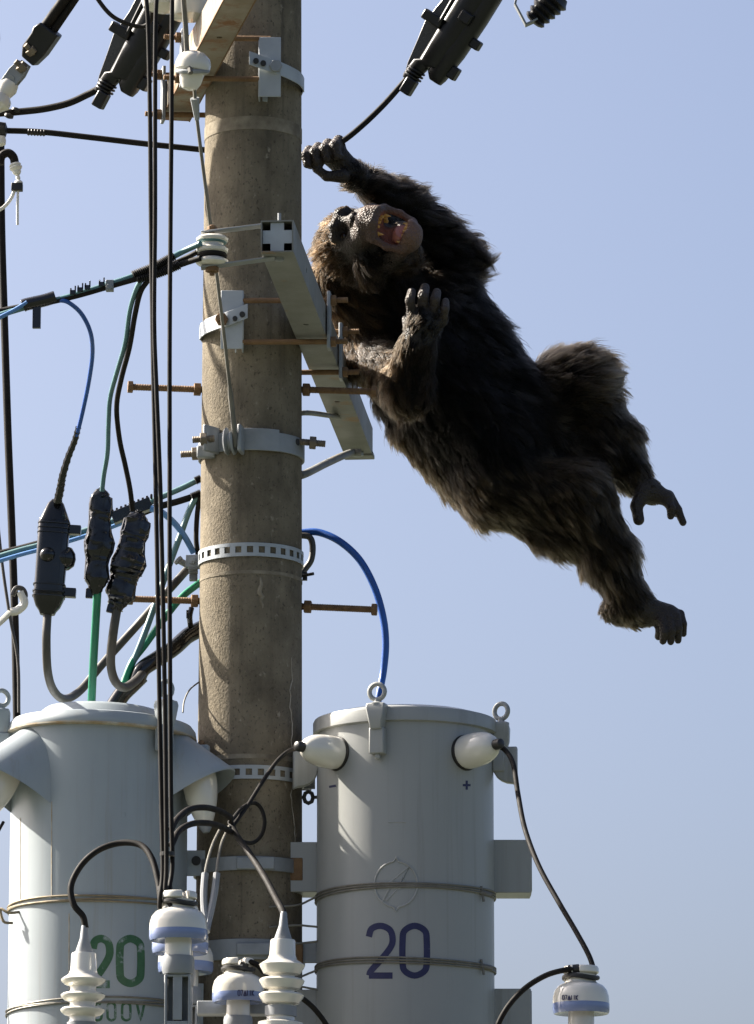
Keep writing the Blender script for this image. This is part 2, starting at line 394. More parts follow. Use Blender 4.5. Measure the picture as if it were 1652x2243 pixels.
# ------------------------------------------------------------------ spool insulator on the near end of the arm
sp = thing('spool_insulator', P(465, 545, A1.y + .05), 'white ribbed spool insulator holding the teal wire at the open arm end', 'insulator')
Ys = A1.y + .05
a = P(465, 512, Ys); b = P(465, 582, Ys); u = Vector((0, 0, 1)); hgt = (a - b).z; k = sc(Ys)
prof = []
for h, r in ((0, 20), (2, 31), (6, 36), (11, 36), (15, 31), (18, 25), (23, 24), (27, 30), (31, 35), (37, 36), (42, 31), (45, 25), (49, 25), (52, 30), (56, 35), (61, 36), (66, 31), (69, 18)):
    prof.append((r * k, h * k))
mb = MB(); mb.lathe(prof, b, n=36); mb.build('porcelain_body', 'porc', sp)
mb = MB(); mb.cyl(b - u * 22 * k, a + u * 20 * k, 6 * k, n=12); hexbolt(mb, b - u * 14 * k, b - u * 3 * k, 15 * k); hexbolt(mb, a + u * 8 * k, a + u * 16 * k, 12 * k); mb.build('rack_bolt', 'rustm', sp, .001)
for zz, dyy, e in ((a.z + 3 * k, 0, 1), (b.z - 3 * k, 0, -1)):
    p0 = Vector((a.x - .01, a.y, zz)); p1 = Vector((A1.x - .02, A1.y + .05, A1.z + e * .040)); dd = (p1 - p0); L = dd.length; d = dd.normalized(); s2 = Vector((-d.y, d.x, 0)).normalized()
    mb = MB(); mb.box((p0 + p1) / 2, L + .03, .03, .004, (d, s2, d.cross(s2))); mb.build('side_strap', 'galv', sp, .001)
mb = MB(); mb.tube([a - u * 12 * k + Vector((cos(t_), sin(t_), 0)) * 27 * k - u * 0.005 for t_ in np.linspace(0, 2 * pi, 32, endpoint=False)], 6.5 * k, 8, closed=True); mb.build('wire_loop', 'teal', sp)
mb = MB(); mb.tube([b + u * 23 * k + Vector((cos(t_), sin(t_), 0)) * 27 * k for t_ in np.linspace(0, 2 * pi, 32, endpoint=False)], 6.5 * k, 8, closed=True); mb.build('wire_loop', 'cablek', sp)

# ------------------------------------------------------------------ guy clamp band (y = 970)
zg = zfront(965); Rg = poleR(zg)
gc = thing('guy_clamp_band', (0, 0, zg), 'wide grey bolted pole band where the thin guy rod is hooked', 'pole band')
mb = MB(); mb.ring((0, 0, zg), Rg + .001, .046, .006, n=72); mb.build('strap', 'galv', gc, .0008)
mb = MB(); mb.ring((0, 0, zg + .002), Rg + .0072, .054, .005, -.30, .55, n=16); mb.build('overlap_plate', 'galv', gc, .001)
for dx, a_ in ((463, 0), (528, 1)):
    mb = MB(); c = polept(dx, 962, .030); u_ = Vector((c.x, c.y, 0)).normalized(); v_ = Vector((-u_.y, u_.x, 0)); mb.box(c, .010, .055, .066, (v_, u_, Vector((0, 0, 1))))
    mb.build('ear', 'galv', gc, .004)
mb = MB(); mb.lathe([(.002, -.012), (.030, -.012), (.034, -.008), (.022, -.002), (.022, .002), (.034, .008), (.030, .012), (.002, .012)], polept(505, 966, .036), (1, -.25, 0), 24); mb.build('thimble', 'galv', gc)
for L in ([(470, 960, -.13), (422, 963, -.13)], [(455, 992, -.06), (396, 995, -.06)], [(655, 967, -.05), (713, 972, -.05)]):
    a, b = dpts(L); d = (b - a).normalized(); mb = MB(); threaded(mb, a, b, .0085); mb.build('clamp_bolt', 'darkbolt', gc)
    mb = MB(); q = a.lerp(b, .40 if L[0][0] > 600 else .34); hexbolt(mb, q, q + d * .016, .0165); mb.build('nut', 'darkbolt', gc, .0015)
c = polept(652, 968, .006); mb = MB(); nrm = Vector((c.x, c.y, 0)).normalized(); mb.cyl(c - nrm * .004, c + nrm * .0018, .0085, n=16); mb.build('bolt_hole_disc', 'dark', gc)  # dark disc painted as hole shade, nothing is cut
mb = MB(); zz = zg - .012; mb.box(P(452, 990, -.085), .045, .02, .03); mb.build('ear', 'galv', gc, .004)

# guy rod with white ball insulator
gr = thing('guy_rod', P(517, 972, -.15), 'thin grey guy rod with a round white ball insulator hanging to the clamp band', 'guy rod')
mb = MB(); L = spline(dpts([(517, 978, -.165), (505, 862, -.22), (487, 700, -.34), (462, 500, -.48), (432, 262, -.66), (426, 190, -.70)]), 8)
n_ = len(L); mb.tube(L, [.0065 if i < 9 else .0042 for i in range(n_)], 8); mb.build('rod', 'grod', gr)
mb = MB(); mb.tube(dpts([(432, 262, -.66), (427, 215, -.69)]), [.006, .011], 8); mb.build('rod_end', 'galv', gr)
k = sc(-.7); mb = MB(); bc = P(422, 152, -.72)
mb.lathe([(4 * k, -48 * k), (17 * k, -44 * k), (24 * k, -32 * k), (28 * k, -10 * k), (38 * k, -2 * k), (40 * k, 12 * k), (36 * k, 26 * k), (24 * k, 38 * k), (8 * k, 42 * k)], bc, (.15, -.1, 1), 28); mb.build('ball_insulator', 'porc', gr)
mb = MB(); mb.tube(spline(dpts([(418, 160, -.76), (410, 112, -.74), (407, 60, -.76), (399, -40, -.8)]), 8), .0062, 8); mb.build('upper_rod', 'grod', gr)
mb = MB(); mb.tube([bc + Vector((cos(t_) * 34 * k, sin(t_) * 34 * k, sin(t_ * 1) * .012 - .004)) for t_ in np.linspace(0, 2 * pi, 24, endpoint=False)], 5 * k, 7, closed=True); mb.build('wire_wrap', 'galv', gr)

# ------------------------------------------------------------------ transformers
def cyl_pt(xc, Yc, R, dx, dy, out=0.):
    """photo point carried onto the front of a drum"""
    Y = Yc - R
    for _ in range(6):
        p = P(dx, dy, Y); nx = max(-.995, min(.995, (p.x - xc) / (R + out))); Y = Yc - (R + out) * sqrt(1 - nx * nx)
    return P(dx, dy, Y)
def stroke(xc, Yc, R, pts, wpx, out=.0006, closed=False, n=5, curve=True):
    """painted stroke, as a thin sheet on the drum; pts in photo units"""
    p2 = [Vector((a, b, 0)) for a, b in pts]
    L = spline(p2, n, closed) if curve else p2
    if not curve:
        L = []
        for i in range(len(p2) - 1): L += [p2[i].lerp(p2[i + 1], k / 4) for k in range(4)]
        L.append(p2[-1])
    v = []; N = len(L)
    for i, p in enumerate(L):
        t = (L[(i + 1) % N] - L[i - 1]) if closed else (L[min(i + 1, N - 1)] - L[max(i - 1, 0)])
        t = t.normalized(); nn = Vector((-t.y, t.x, 0)) * wpx / 2
        for q in (p + nn, p, p - nn): v.append(cyl_pt(xc, Yc, R, q.x, q.y, out))
    f = []
    for i in range(N if closed else N - 1):
        j = (i + 1) % N
        f += [(i * 3, j * 3, j * 3 + 1, i * 3 + 1), (i * 3 + 1, j * 3 + 1, j * 3 + 2, i * 3 + 2)]
    return MB().add(v, f)
def glyph(ch, x, y, w_, h):
    """centre-line polylines of a character in a box with left x and top y"""
    G = {'2': [([(0, .22), (.12, .06), (.5, 0), (.88, .08), (1, .25), (.93, .42), (.55, .66), (.1, .9), (.02, 1)], 1), ([(0, 1), (1, 1)], 0)],
         '0': [([(0, .3), (.08, .1), (.5, 0), (.92, .1), (1, .3), (1, .7), (.92, .9), (.5, 1), (.08, .9), (0, .7)], 2)],
         '6': [([(.9, .08), (.5, 0), (.1, .2), (0, .6), (.1, .92), (.5, 1), (.9, .92), (1, .7), (.85, .5), (.5, .45), (.05, .6)], 1)],
         'V': [([(0, 0), (.5, 1), (1, 0)], 0)], '+': [([(0, .5), (1, .5)], 0), ([(.5, 0), (.5, 1)], 0)], '-': [([(0, .65), (1, .35)], 0)],
         '7': [([(0, 0), (1, 0), (.35, 1)], 0)], '1': [([(.5, 0), (.5, 1)], 0)], 'K': [([(0, 0), (0, 1)], 0), ([(1, 0), (.05, .55), (1, 1)], 0)],
         '^': [([(0, 1), (.5, .05), (1, 1), (0, 1)], 0), ([(.5, .3), (.5, .95)], 0)]}
    return [([(x + a * w_, y + b * h) for a, b in pl], md) for pl, md in G[ch]]
def write(parent, name, xc, Yc, R, chars, wpx, m, out=.0006):
    for ch, x, y, w_, h in chars:
        mb = MB()
        for pl, md in glyph(ch, x, y, w_, h):
            s_ = stroke(xc, Yc, R, pl, wpx, out, closed=(md == 2), curve=md > 0); mb.add(s_.v, s_.f); out += .00006
        mb.build(name, m, parent)
def eye_clamp(t, m, xc, Yc, Rl, ang, zl, zlow, k, turn=0.):
    """lid clamp with eye bolt at angle ang (0 = front, + to the right)"""
    u = Vector((sin(ang), -cos(ang), 0)); v = Vector((cos(ang), sin(ang), 0)); up = Vector((0, 0, 1)); c = Vector((xc, Yc, 0)) + u * (Rl + .012)
    mb = MB(); z0 = zl + .040                           # top of the clamp
    sec = [(z0, .022, .016), (z0 - .012, .023, .020), (z0 - .045, .016, .019), (z0 - .062, .013, .014)]
    vv = []
    for z, hw, hd in sec:
        for a, b in ((-1, -1), (1, -1), (1, 1), (-1, 1)): vv.append(c + v * hw * a + u * hd * b + up * z)
    ff = [(i * 4 + q, i * 4 + (q + 1) % 4, (i + 1) * 4 + (q + 1) % 4, (i + 1) * 4 + q) for i in range(3) for q in range(4)] + [(0, 1, 2, 3), (15, 14, 13, 12)]
    mb.add(vv, ff); cl = mb.build('lid_clamp', m, t, .003)
    mb = MB(); mb.box(c - u * .006 + up * (z0 - .088), .036, .028, .062, (v, u, up)); mb.box(c - u * .006 + up * (z0 - .124), .012, .014, .014, (v, u, up)); mb.build('clamp_foot', m, cl, .003)
    mb = MB(); ec = c + up * (z0 + .028); vr = v * cos(turn) - u * sin(turn); mb.tube([ec + (vr * cos(a) + up * sin(a)) * .0185 for a in np.linspace(0, 2 * pi, 26, endpoint=False)], .0058, 10, closed=True)
    mb.lathe([(.019, -.012), (.019, -.006), (.008, -.002), (.007, .006)], c + up * (z0 + .006), n=16); mb.build('eye_bolt', m, cl)
def lift_lug(t, m, xc, Yc, R, ang, zt_, flip=1):
    u = Vector((sin(ang), -cos(ang), 0)); v = Vector((cos(ang), sin(ang), 0)); up = Vector((0, 0, 1))
    poly = [(-.004, 0), (.058, 0), (.058, -.093), (.046, -.088)] + [(.046 - .046 * sin(a), -.088 + .038 * (1 - cos(a)) + .0 ) for a in np.linspace(.3, pi / 2, 5)] + [(-.004, -.046)]
    mb = MB(); mb.prism(poly, Vector((xc, Yc, zt_)) + u * R, u, up, v, -.012, .012); lg = mb.build('lifting_lug', m, t, .003)
    mb = MB(); c = Vector((xc, Yc, zt_ - .024)) + u * (R + .026); mb.cyl(c - v * .0135, c + v * .0135, .011, n=18); mb.build('lug_rivet', m, lg)
def tie_wire(t, m, xc, Yc, R, z, tilt, strands=3, a0=0, ext=None):
    for s_ in range(strands):
        mb = MB(); ph = random.uniform(0, 6)
        mb.tube([Vector((xc + sin(a) * (R + .003), Yc - cos(a) * (R + .003), z + tilt * sin(a) + (s_ - 1) * .0055 + .003 * sin(a * 2 + ph))) for a in np.linspace(0, 2 * pi, 72, endpoint=False)], .0024, 6, closed=True)
        mb.build('tie_wire', m, t)

# --- right transformer
YR = -.08; xR = P(888, 1900, YR).x; kR = sc(YR); RR = 191 * kR
zl = P(888, 1612, YR).z; zbt = P(888, 2520, YR).z
tr = thing('transformer', (xR, YR, zbt), 'plain grey cylindrical transformer with navy 20, under the chimpanzee', 'transformer')
mb = MB(); prof = [(RR - .012, 0), (RR, .012), (RR, zl - zbt + .01)]
mb.lathe(prof, (xR, YR, zbt), n=96); body = mb.build('tank', 'tankR', tr)
Rl = 200 * kR
mb = MB(); h = 33 * kR
mb.lathe([(Rl - .006, 0), (Rl, .002), (Rl, h - .008), (Rl - .003, h - .002), (Rl - .010, h), (Rl * .8, h + .010), (Rl * .4, h + .022), (.01, h + .025)], (xR, YR, zl), n=96); mb.build('lid', 'tankR', tr)
eye_clamp(tr, 'tankR', xR, YR, Rl - .004, asin((828 - 888) / 204), zl, 0, kR)
eye_clamp(tr, 'tankR', xR, YR, Rl - .002, radians(84), zl - .012, 0, kR, 1.1)
eye_clamp(tr, 'tankR', xR, YR, Rl - .004, radians(-140), zl - .03, 0, kR)
zlug = P(1100, 1640, YR).z
lift_lug(tr, 'tankR', xR, YR, RR, radians(84), zlug); lift_lug(tr, 'tankR', xR, YR, RR, radians(-84), P(668, 1648, YR).z)
def egg_bushing(t, xc, Yc, R, dxb, dyb, nxang, L, r, k, tipdrop=.0):
    u = Vector((sin(nxang), -cos(nxang), 0)); base = Vector((xc, Yc, P(dxb, dyb, Yc - R * cos(nxang)).z)) + u * (R - .006)
    ax = (u + Vector((0, 0, tipdrop))).normalized()
    mb = MB(); mb.lathe([(r * .5, 0), (r * 1.06, .0), (r * 1.08, .004), (r * 1.05, .009), (r * .5, .009)], base, ax, 36); mb.build('gasket', 'rubber', t)
    mb = MB(); pr = [(r * .98, .008), (r * 1.03, .016)]
    for q in np.linspace(.1, 1, 12): pr.append((r * (1.03 * sqrt(max(0, 1 - (q * .93) ** 2.9))), .016 + (L - .016) * q))
    pr.append((r * .28, L + .003)); pr.append((r * .12, L + .003)); mb.lathe(pr, base, ax, 40); bu = mb.build('bushing', 'porc', t)
    mb = MB(); mb.lathe([(r * .30, L - .004), (r * .33, L + .012), (r * .28, L + .022), (r * .15, L + .025)], base, ax, 16); mb.build('bushing_boot', 'rubber', bu)
    return base + ax * (L + .02)
tipL = egg_bushing(tr, xR, YR, RR, 745, 1650, -.88, .106, .0385, kR, .04)
tipR = egg_bushing(tr, xR, YR, RR, 1010, 1648, .74, .104, .0400, kR, .06)
for (x0, x1, y0, y1, nm) in ((1072, 1164, 1838, 1954, 1), (626, 704, 1843, 1952, 1), (1072, 1164, 2164, 2290, 1), (640, 704, 2166, 2290, 1)):
    a = P(x0, y0, YR); b = P(x1, y1, YR); mb = MB(); mb.box(((a.x + b.x) / 2, YR + .005, (a.z + b.z) / 2), b.x - a.x, .004, a.z - b.z)
    for zz in (a.z - .002, b.z + .002): mb.box(((a.x + b.x) / 2, YR + .057, zz), b.x - a.x, .1, .004)
    mb.box(((a.x if x0 < 800 else b.x), YR + .057, (a.z + b.z) / 2), .004, .1, a.z - b.z - .009)
    mb.build('hanger_bracket', 'tankR', tr, .0015)
write(tr, 'number', xR, YR, RR, [('2', 808, 2027, 52, 109), ('0', 882, 2027, 53, 109)], 14, 'navy')
write(tr, 'polarity_mark', xR, YR, RR, [('+', 1014, 1709, 17, 20), ('-', 721, 1717, 15, 9)], 5, 'navy')
def emboss(t, m, xc, Yc, R, pl, r, closed=False):
    mb = MB(); L = [cyl_pt(xc, Yc, R, a, b, .0) for a, b in pl]; mb.tube(L, r, 8, closed=closed); mb.build('embossed_mark', m, t)
emboss(tr, 'tankR', xR, YR, RR, [(868 + 47 * cos(a), 1936 + 50 * sin(a) + (-9 if abs(a - 3 * pi / 2) < .06 else 9 if abs(a - pi / 2) < .06 else 0)) for a in np.linspace(0, 2 * pi, 48, endpoint=False)], .0028, True)
emboss(tr, 'tankR', xR, YR, RR, [(838, 1974), (862, 1930), (852, 1934), (898, 1896), (878, 1932), (888, 1930), (846, 1972)], .0026)
emboss(tr, 'tankR', xR, YR, RR, [(851, 1800), (889, 1800)], .0022)
tie_wire(tr, 'wire', xR, YR, RR, P(888, 1966, YR).z, .004); tie_wire(tr, 'wire', xR, YR, RR, P(888, 2126, YR).z, -.002)
for dy in (1962, 2122):
    mb = MB(); c = cyl_pt(xR, YR, RR, 1058, dy - 6, .004); mb.tube([c + Vector((-.02, 0, .004)), c + Vector((0, -.004, 0)), c + Vector((.02, .004, -.004))], .006, 7); mb.tube([c + Vector((-.004, -.004, .016)), c + Vector((.002, -.006, -.02))], .003, 6); mb.build('wire_twist', 'wire', tr)

# --- left transformer
YL = -.10; xL = P(216, 1900, YL).x; kL = sc(YL); RL = 191 * kL
zl2 = P(220, 1613, YL).z; zb2 = P(220, 2520, YL).z
tl = thing('transformer', (xL, YL, zb2), 'pale weathered transformer with hooded bushings and worn green 20', 'transformer')
mb = MB(); mb.lathe([(RL - .012, 0), (RL, .012), (RL, zl2 - zb2 + .01)], (xL, YL, zb2), n=96); mb.build('tank', 'tankL', tl)
Rl2 = 206 * kL; xl_ = P(226, 1600, YL).x - xL; h = 26 * kL
mb = MB(); tiltL = Vector((.035, 0, 1))
mb.lathe([(Rl2 - .012, -.003), (Rl2 - .002, -.004), (Rl2, 0), (Rl2 - .003, h * .55), (Rl2 - .012, h * .95), (Rl2 - .03, h * 1.1), (Rl2 * .72, h * 1.2), (Rl2 * .64, h * 1.9), (Rl2 * .60, h * 2.15), (Rl2 * .3, h * 2.35), (.01, h * 2.4)], (xL + xl_ * .6, YL, zl2), tiltL, 96); lidL = mb.build('lid', 'tankL', tl)
mb = MB(); mb.lathe([(Rl2 - .004, -.0065), (Rl2 + .0006, -.0045), (Rl2 + .0008, -.001), (Rl2 - .006, -.001)], (xL + xl_ * .6, YL, zl2), tiltL, 96); mb.build('lid_rust_rim', 'seam', lidL)
eye_clamp(tl, 'tankL', xL, YL, Rl2 + .002, asin((361 - 216) / 212), zl2 + .016, 0, kL)
eye_clamp(tl, 'tankL', xL, YL, Rl2 - .002, radians(-80), zl2 + .018, 0, kL, -1.2)
lift_lug(tl, 'tankL', xL, YL, RL, radians(-80), P(0, 1610, YL).z)
lift_lug(tl, 'tankL', xL, YL, RL, radians(78), P(450, 1640, YL).z)
mb = MB(); c = P(452, 1660, YL - .02); mb.cyl(c + Vector((0, .02, -.01)), c + Vector((-.012, -.02, .035)), .008, n=10); hexbolt(mb, c + Vector((0, 0, -.004)), c + Vector((0, 0, .008)), .014); mb.build('lug_pin', 'rustm', tl)
def hood(t, ang, dyt, w_, hh, L0, slope, bush_r, bush_L, bdir):
    u = Vector((sin(ang), -cos(ang), 0)); up = Vector((0, 0, 1)); zt_ = P(216, dyt, YL - RL * cos(ang)).z
    v = []; NT, NL = 25, 8; d = (u * cos(slope) - up * sin(slope))
    def S0(th): a = ang + w_ * sin(th) / RL; return Vector((xL + sin(a) * (RL - .002), YL - cos(a) * (RL - .002), zt_ - hh * (1 - max(cos(th), 0) ** .62)))
    T0 = S0(0) + d * L0; B0, B1_ = S0(-pi / 2), S0(pi / 2); pn = (B0 - T0).cross(B1_ - T0).normalized()
    for layer in (0, .004):
        for i in range(NT):
            th = -pi / 2 + pi * i / (NT - 1); p0 = S0(th); Lh = max(.003, (T0 - p0).dot(pn) / d.dot(pn)); p0 = p0 - up * layer
            for j in range(NL): v.append(p0 + d * (Lh * j / (NL - 1)) * (1 - layer * .2))
    n = NT * NL; f = []
    for i in range(NT - 1):
        for j in range(NL - 1):
            q = (i * NL + j, (i + 1) * NL + j, (i + 1) * NL + j + 1, i * NL + j + 1); f.append(q); f.append(tuple(n + z for z in q[::-1]))
    for i in range(NT - 1):
        f.append((i * NL + NL - 1, (i + 1) * NL + NL - 1, n + (i + 1) * NL + NL - 1, n + i * NL + NL - 1))
    MB().add(v, f).build('bushing_hood', 'tankL', t, ang=50)
    base = Vector((xL, YL, zt_ - hh * .60)) + u * (RL + .045); ax = bdir.normalized(); r = bush_r
    mb = MB(); pr = [(r * .8, -.05), (r, 0), (r * 1.04, .01)]
    for q in np.linspace(.1, 1, 10): pr.append((r * (1.04 - .56 * q ** 2.0), .01 + (bush_L - .01) * q))
    pr += [(r * .34, bush_L + .004), (r * .12, bush_L + .004)]; mb.lathe(pr, base, ax, 36); bu = mb.build('bushing', 'porc', t)
    mb = MB(); mb.lathe([(r * .42, bush_L - .004), (r * .38, bush_L + .012), (r * .2, bush_L + .024)], base, ax, 16); mb.build('bushing_boot', 'collar', bu)
    return base + ax * (bush_L + .02)
hl = hood(tl, -.95, 1592, .092, .185, .175, radians(34), .0345, .100, Vector((-.34, -.25, -1)))
hr = hood(tl, 1.22, 1600, .092, .185, .165, radians(36), .040, .115, Vector((.14, -.12, -1)))
for dx, ya, yb in ((114, 1755, 1968), (46, 1790, 1975), (152, 2000, 2240)):
    mb = MB(); mb.tube([cyl_pt(xL, YL, RL, dx, y, -.0006) for y in np.linspace(ya, yb, 14)], .0016, 6); mb.build('weld_seam', 'seam', tl)
mb = MB(); mb.tube([cyl_pt(xL, YL, RL, a, b, 0) for a, b in ((243, 1779), (276, 1779), (276, 1788), (243, 1788))], .0009, 6, closed=True); mb.build('embossed_mark', 'tankL', tl)
write(tl, 'number', xL, YL, RL, [('2', 204, 2055, 37, 100), ('0', 263, 2055, 46, 98)], 17, 'pgreen')
write(tl, 'voltage_lettering', xL, YL, RL, [('6', 206, 2196, 17, 38), ('0', 236, 2196, 17, 38), ('0', 268, 2196, 18, 38), ('V', 300, 2196, 17, 38)], 5.5, 'pgreen')
tie_wire(tl, 'wireR', xL, YL, RL, P(216, 1993, YL).z, .003); tie_wire(tl, 'wire', xL, YL, RL, P(216, 2214, YL).z, .006, 3)
mb = MB(); c = cyl_pt(xL, YL, RL, 30, 2000, .01); mb.tube(spline([c + Vector((.02, 0, .004)), c + Vector((-.01, -.012, 0)), c + Vector((-.03, -.004, .01)), c + Vector((-.022, -.01, -.02)), c + Vector((.0, -.01, -.024))], 5), .0035, 6); mb.build('wire_twist', 'wireR', tl)
# hanger plates between the left tank and the pole
for y0, y1 in ((1858, 1914), (2150, 2300)):
    a = P(402, y0, YL); b = P(462, y1, YL); mb = MB(); mb.box(((a.x + b.x) / 2, YL + .03, (a.z + b.z) / 2), b.x - a.x, .006, a.z - b.z); mb.build('hanger_bracket', 'tankL', tl, .001)
c = P(430, 1884, YL + .02); mb = MB(); mb.cyl(c, c + Vector((0, .012, 0)), .011, n=18); mb.build('bolt_hole_disc', 'dark', tl)  # dark plug imitating the shade of a bolt hole
# steel hanger bands behind both tanks, on the pole
def hband(dy, label, hpx=44):
    z = zfront(dy); t = thing('hanger_band', (0, 0, z), label, 'pole band'); mb = MB(); mb.ring((0, 0, z), poleR(z) + .001, hpx * PX, .006, n=64); mb.build('strap', 'galv', t, .001)
    mb = MB(); c = polept(560, dy, .012); mb.box(c, .09, .012, .03); mb.build('joint_plate', 'galv', t, .003)
    mb = MB(); c = polept(650, dy + 14, .006); mb.box(c, .03, .02, .055); mb.build('joint_plate', 'rustm', t, .003)
    for q_ in ((-.16, YL + .04, .07), (.155, YR + .02, .06)):
        mb = MB(); mb.box(Vector((q_[0], q_[1], z)), q_[2], .012, hpx * PX); mb.build('side_ear', 'galv', t, .002)
hband(2078, 'rust-stained steel hanger band on the pole between the two number 20 marks')
hband(1890, 'plain steel hanger band on the pole level with the upper hanger brackets', 30)
# small cable clip between pole and right tank
mb = MB(); a = P(676, 1746, -.05); mb.tube([a + Vector((cos(t_) * .011, 0, sin(t_) * .014)) for t_ in np.linspace(0, 2 * pi, 8, endpoint=False)], .005, 6, closed=True); mb.cyl(a + Vector((.010, 0, 0)), P(700, 1745, -.05), .004, n=8)
tag(mb.build('wire_clip', 'rubber'), 'small black wire clip between the pole and the plain grey transformer', 'clip')

# ------------------------------------------------------------------ pin insulators
def pin_ins(dx, dyb, Y, r, label, text=None, k_ang=.5, stem=70, bracket=True):
    """dyb = bottom rim of the bell"""
    k = sc(Y); b = P(dx, dyb - r * .10, Y); t = thing('pin_insulator', b, label, 'insulator', 'white pin insulators with blue rims')
    q = r * k / 62.0
    mb = MB()      # bell: outside from rim up to the neck
    band = [(62, 0), (63, 6), (63, 18)]
    mb.lathe([(30 * q, 4 * q), (54 * q, -3 * q), (60 * q, -4 * q)] + [(a * q, c_ * q) for a, c_ in band] + [(62.6 * q, 19 * q), (40 * q, 19 * q)], b, n=48); rim_ = mb
    mb = MB(); mb.lathe([(a * q, c_ * q) for a, c_ in ((50, 18.5), (62.8, 18.5), (62, 34), (58, 48), (50, 58), (40, 63), (35, 66), (33, 72), (33, 80), (34, 84), (20, 84))], b, n=48); bell_ = mb.build('bell', 'porc', t); rim_.build('blue_rim', 'blue', bell_)
    # horned head with a wire groove across
    for s_ in (-1, 1):
        a = k_ang; e = Vector((cos(a), sin(a), 0)); f_ = Vector((-sin(a), cos(a), 0)); up = Vector((0, 0, 1)); pr = []
        poly = []
        for i in range(17):
            th = -pi / 2 + pi * i / 16; poly.append((8 + 32 * cos(th), 36 * sin(th)))
        mb = MB(); vv = []; n = len(poly)
        for hgt, sh in ((82, .80), (87, 1.0), (96, 1.0), (101, .92), (102, .80)):
            for x_, y_ in poly: vv.append(b + (e * s_ * (8 + (x_ - 8) * sh) + f_ * y_ * sh) * q + up * hgt * q)
        ff = [(i * n + j, i * n + (j + 1) % n, (i + 1) * n + (j + 1) % n, (i + 1) * n + j) for i in range(4) for j in range(n)] + [tuple(range(n))[::-1], tuple(range(4 * n, 5 * n))]
        mb.add(vv, ff); mb.build('head_lobe', 'porc', t, .002)
    mb = MB(); mb.tube([b + Vector((cos(t_) * 37, sin(t_) * 37, 76 + 3 * sin(t_ * 2))) * q for t_ in np.linspace(0, 2 * pi, 28, endpoint=False)], 5.5 * q, 7, closed=True); mb.build('tie_wire', 'rubber', t)
    mb = MB(); mb.lathe([(27 * q, 10 * q), (29 * q, -4 * q), (29 * q, -38 * q), (20 * q, -38 * q)], b, n=32); mb.build('stem', 'porc', t)
    mb = MB(); mb.lathe([(26 * q, -36 * q), (33 * q, -37 * q), (35 * q, -46 * q), (35 * q, -66 * q), (32 * q, -76 * q), (24 * q, -78 * q)], b, n=32); mb.build('collar', 'collar', t)
    if bracket:
        mb = MB(); zt_ = -78 * q
        for s_ in (-1, 1): mb.box(b + Vector((s_ * 25 * q, 0, zt_ - 68 * q)), 5 * q, 44 * q, 136 * q)
        mb.box(b + Vector((0, 18 * q, zt_ - 68 * q)), 44 * q, 5 * q, 136 * q); mb.box(b + Vector((0, -6 * q, zt_ - 50 * q)), 20 * q, 30 * q, 96 * q); mb.box(b + Vector((0, 0, zt_ - 3 * q)), 45 * q, 43 * q, 5 * q)
        mb.box(b + Vector((0, -2 * q, zt_ - 108 * q)), 44.6 * q, 39 * q, 16 * q); mb.build('channel_bracket', 'galv', t, .001)
    else:
        mb = MB(); mb.cyl(b + Vector((0, 0, -76 * q)), b + Vector((0, 0, -200 * q)), 12 * q, n=16); mb.build('pin', 'galv', t)
    if text:
        x0, y0, w_, hh = text; n = len('07^11K'); Rb = 62.4 * q
        cw = w_ / 6
        write(t, 'maker_lettering', b.x, b.y, Rb, [(c_, x0 + i * cw + (cw * .1), y0, cw * (.72 if c_ != '^' else 1.0), hh) for i, c_ in enumerate('07^11K')], 2.1, 'navy', .0016)
    return t
pin_ins(391, 2062, -1.10, 62, 'white pin insulator with blue rim directly below the three vertical cables')
pin_ins(395, 2090, -.83, 60, 'white pin insulator half hidden behind the one below the vertical cables')
pin_ins(407, 2132, -.47, 59, 'white pin insulator between its half-hidden twin and the pale transformer')
pin_ins(522, 2197, -.75, 55, 'white lettered pin insulator standing between the pole and the ribbed bushing', (521, 2168, 37, 12), .25, bracket=False)
pin_ins(1273, 2222, -.75, 60, 'lone white lettered pin insulator beyond the plain grey transformer, against open sky', (1231, 2179, 36, 10), -.35, bracket=False)
# lower front arms that carry them
zz = P(522, 2205, -.75).z
mb = MB(); a = P(432, 2206, -.70); b = P(610, 2206, -.70); mb.box(((a.x + b.x) / 2, -.68, a.z), b.x - a.x, .05, .03); tag(mb.build('support_bar', 'galv', None, .002), 'flat grey steel bar under the lettered insulator beside the pole', 'bar')
mb = MB(); a = P(60, 2330, -.9); b = P(1360, 2330, -.75); mb.box(((a.x + b.x) / 2, -.80, a.z), b.x - a.x, .5, .06)
tag(mb.build('crossarm', 'arm', None, .003), 'wide steel platform arm below the insulators, under both transformers', 'crossarm')

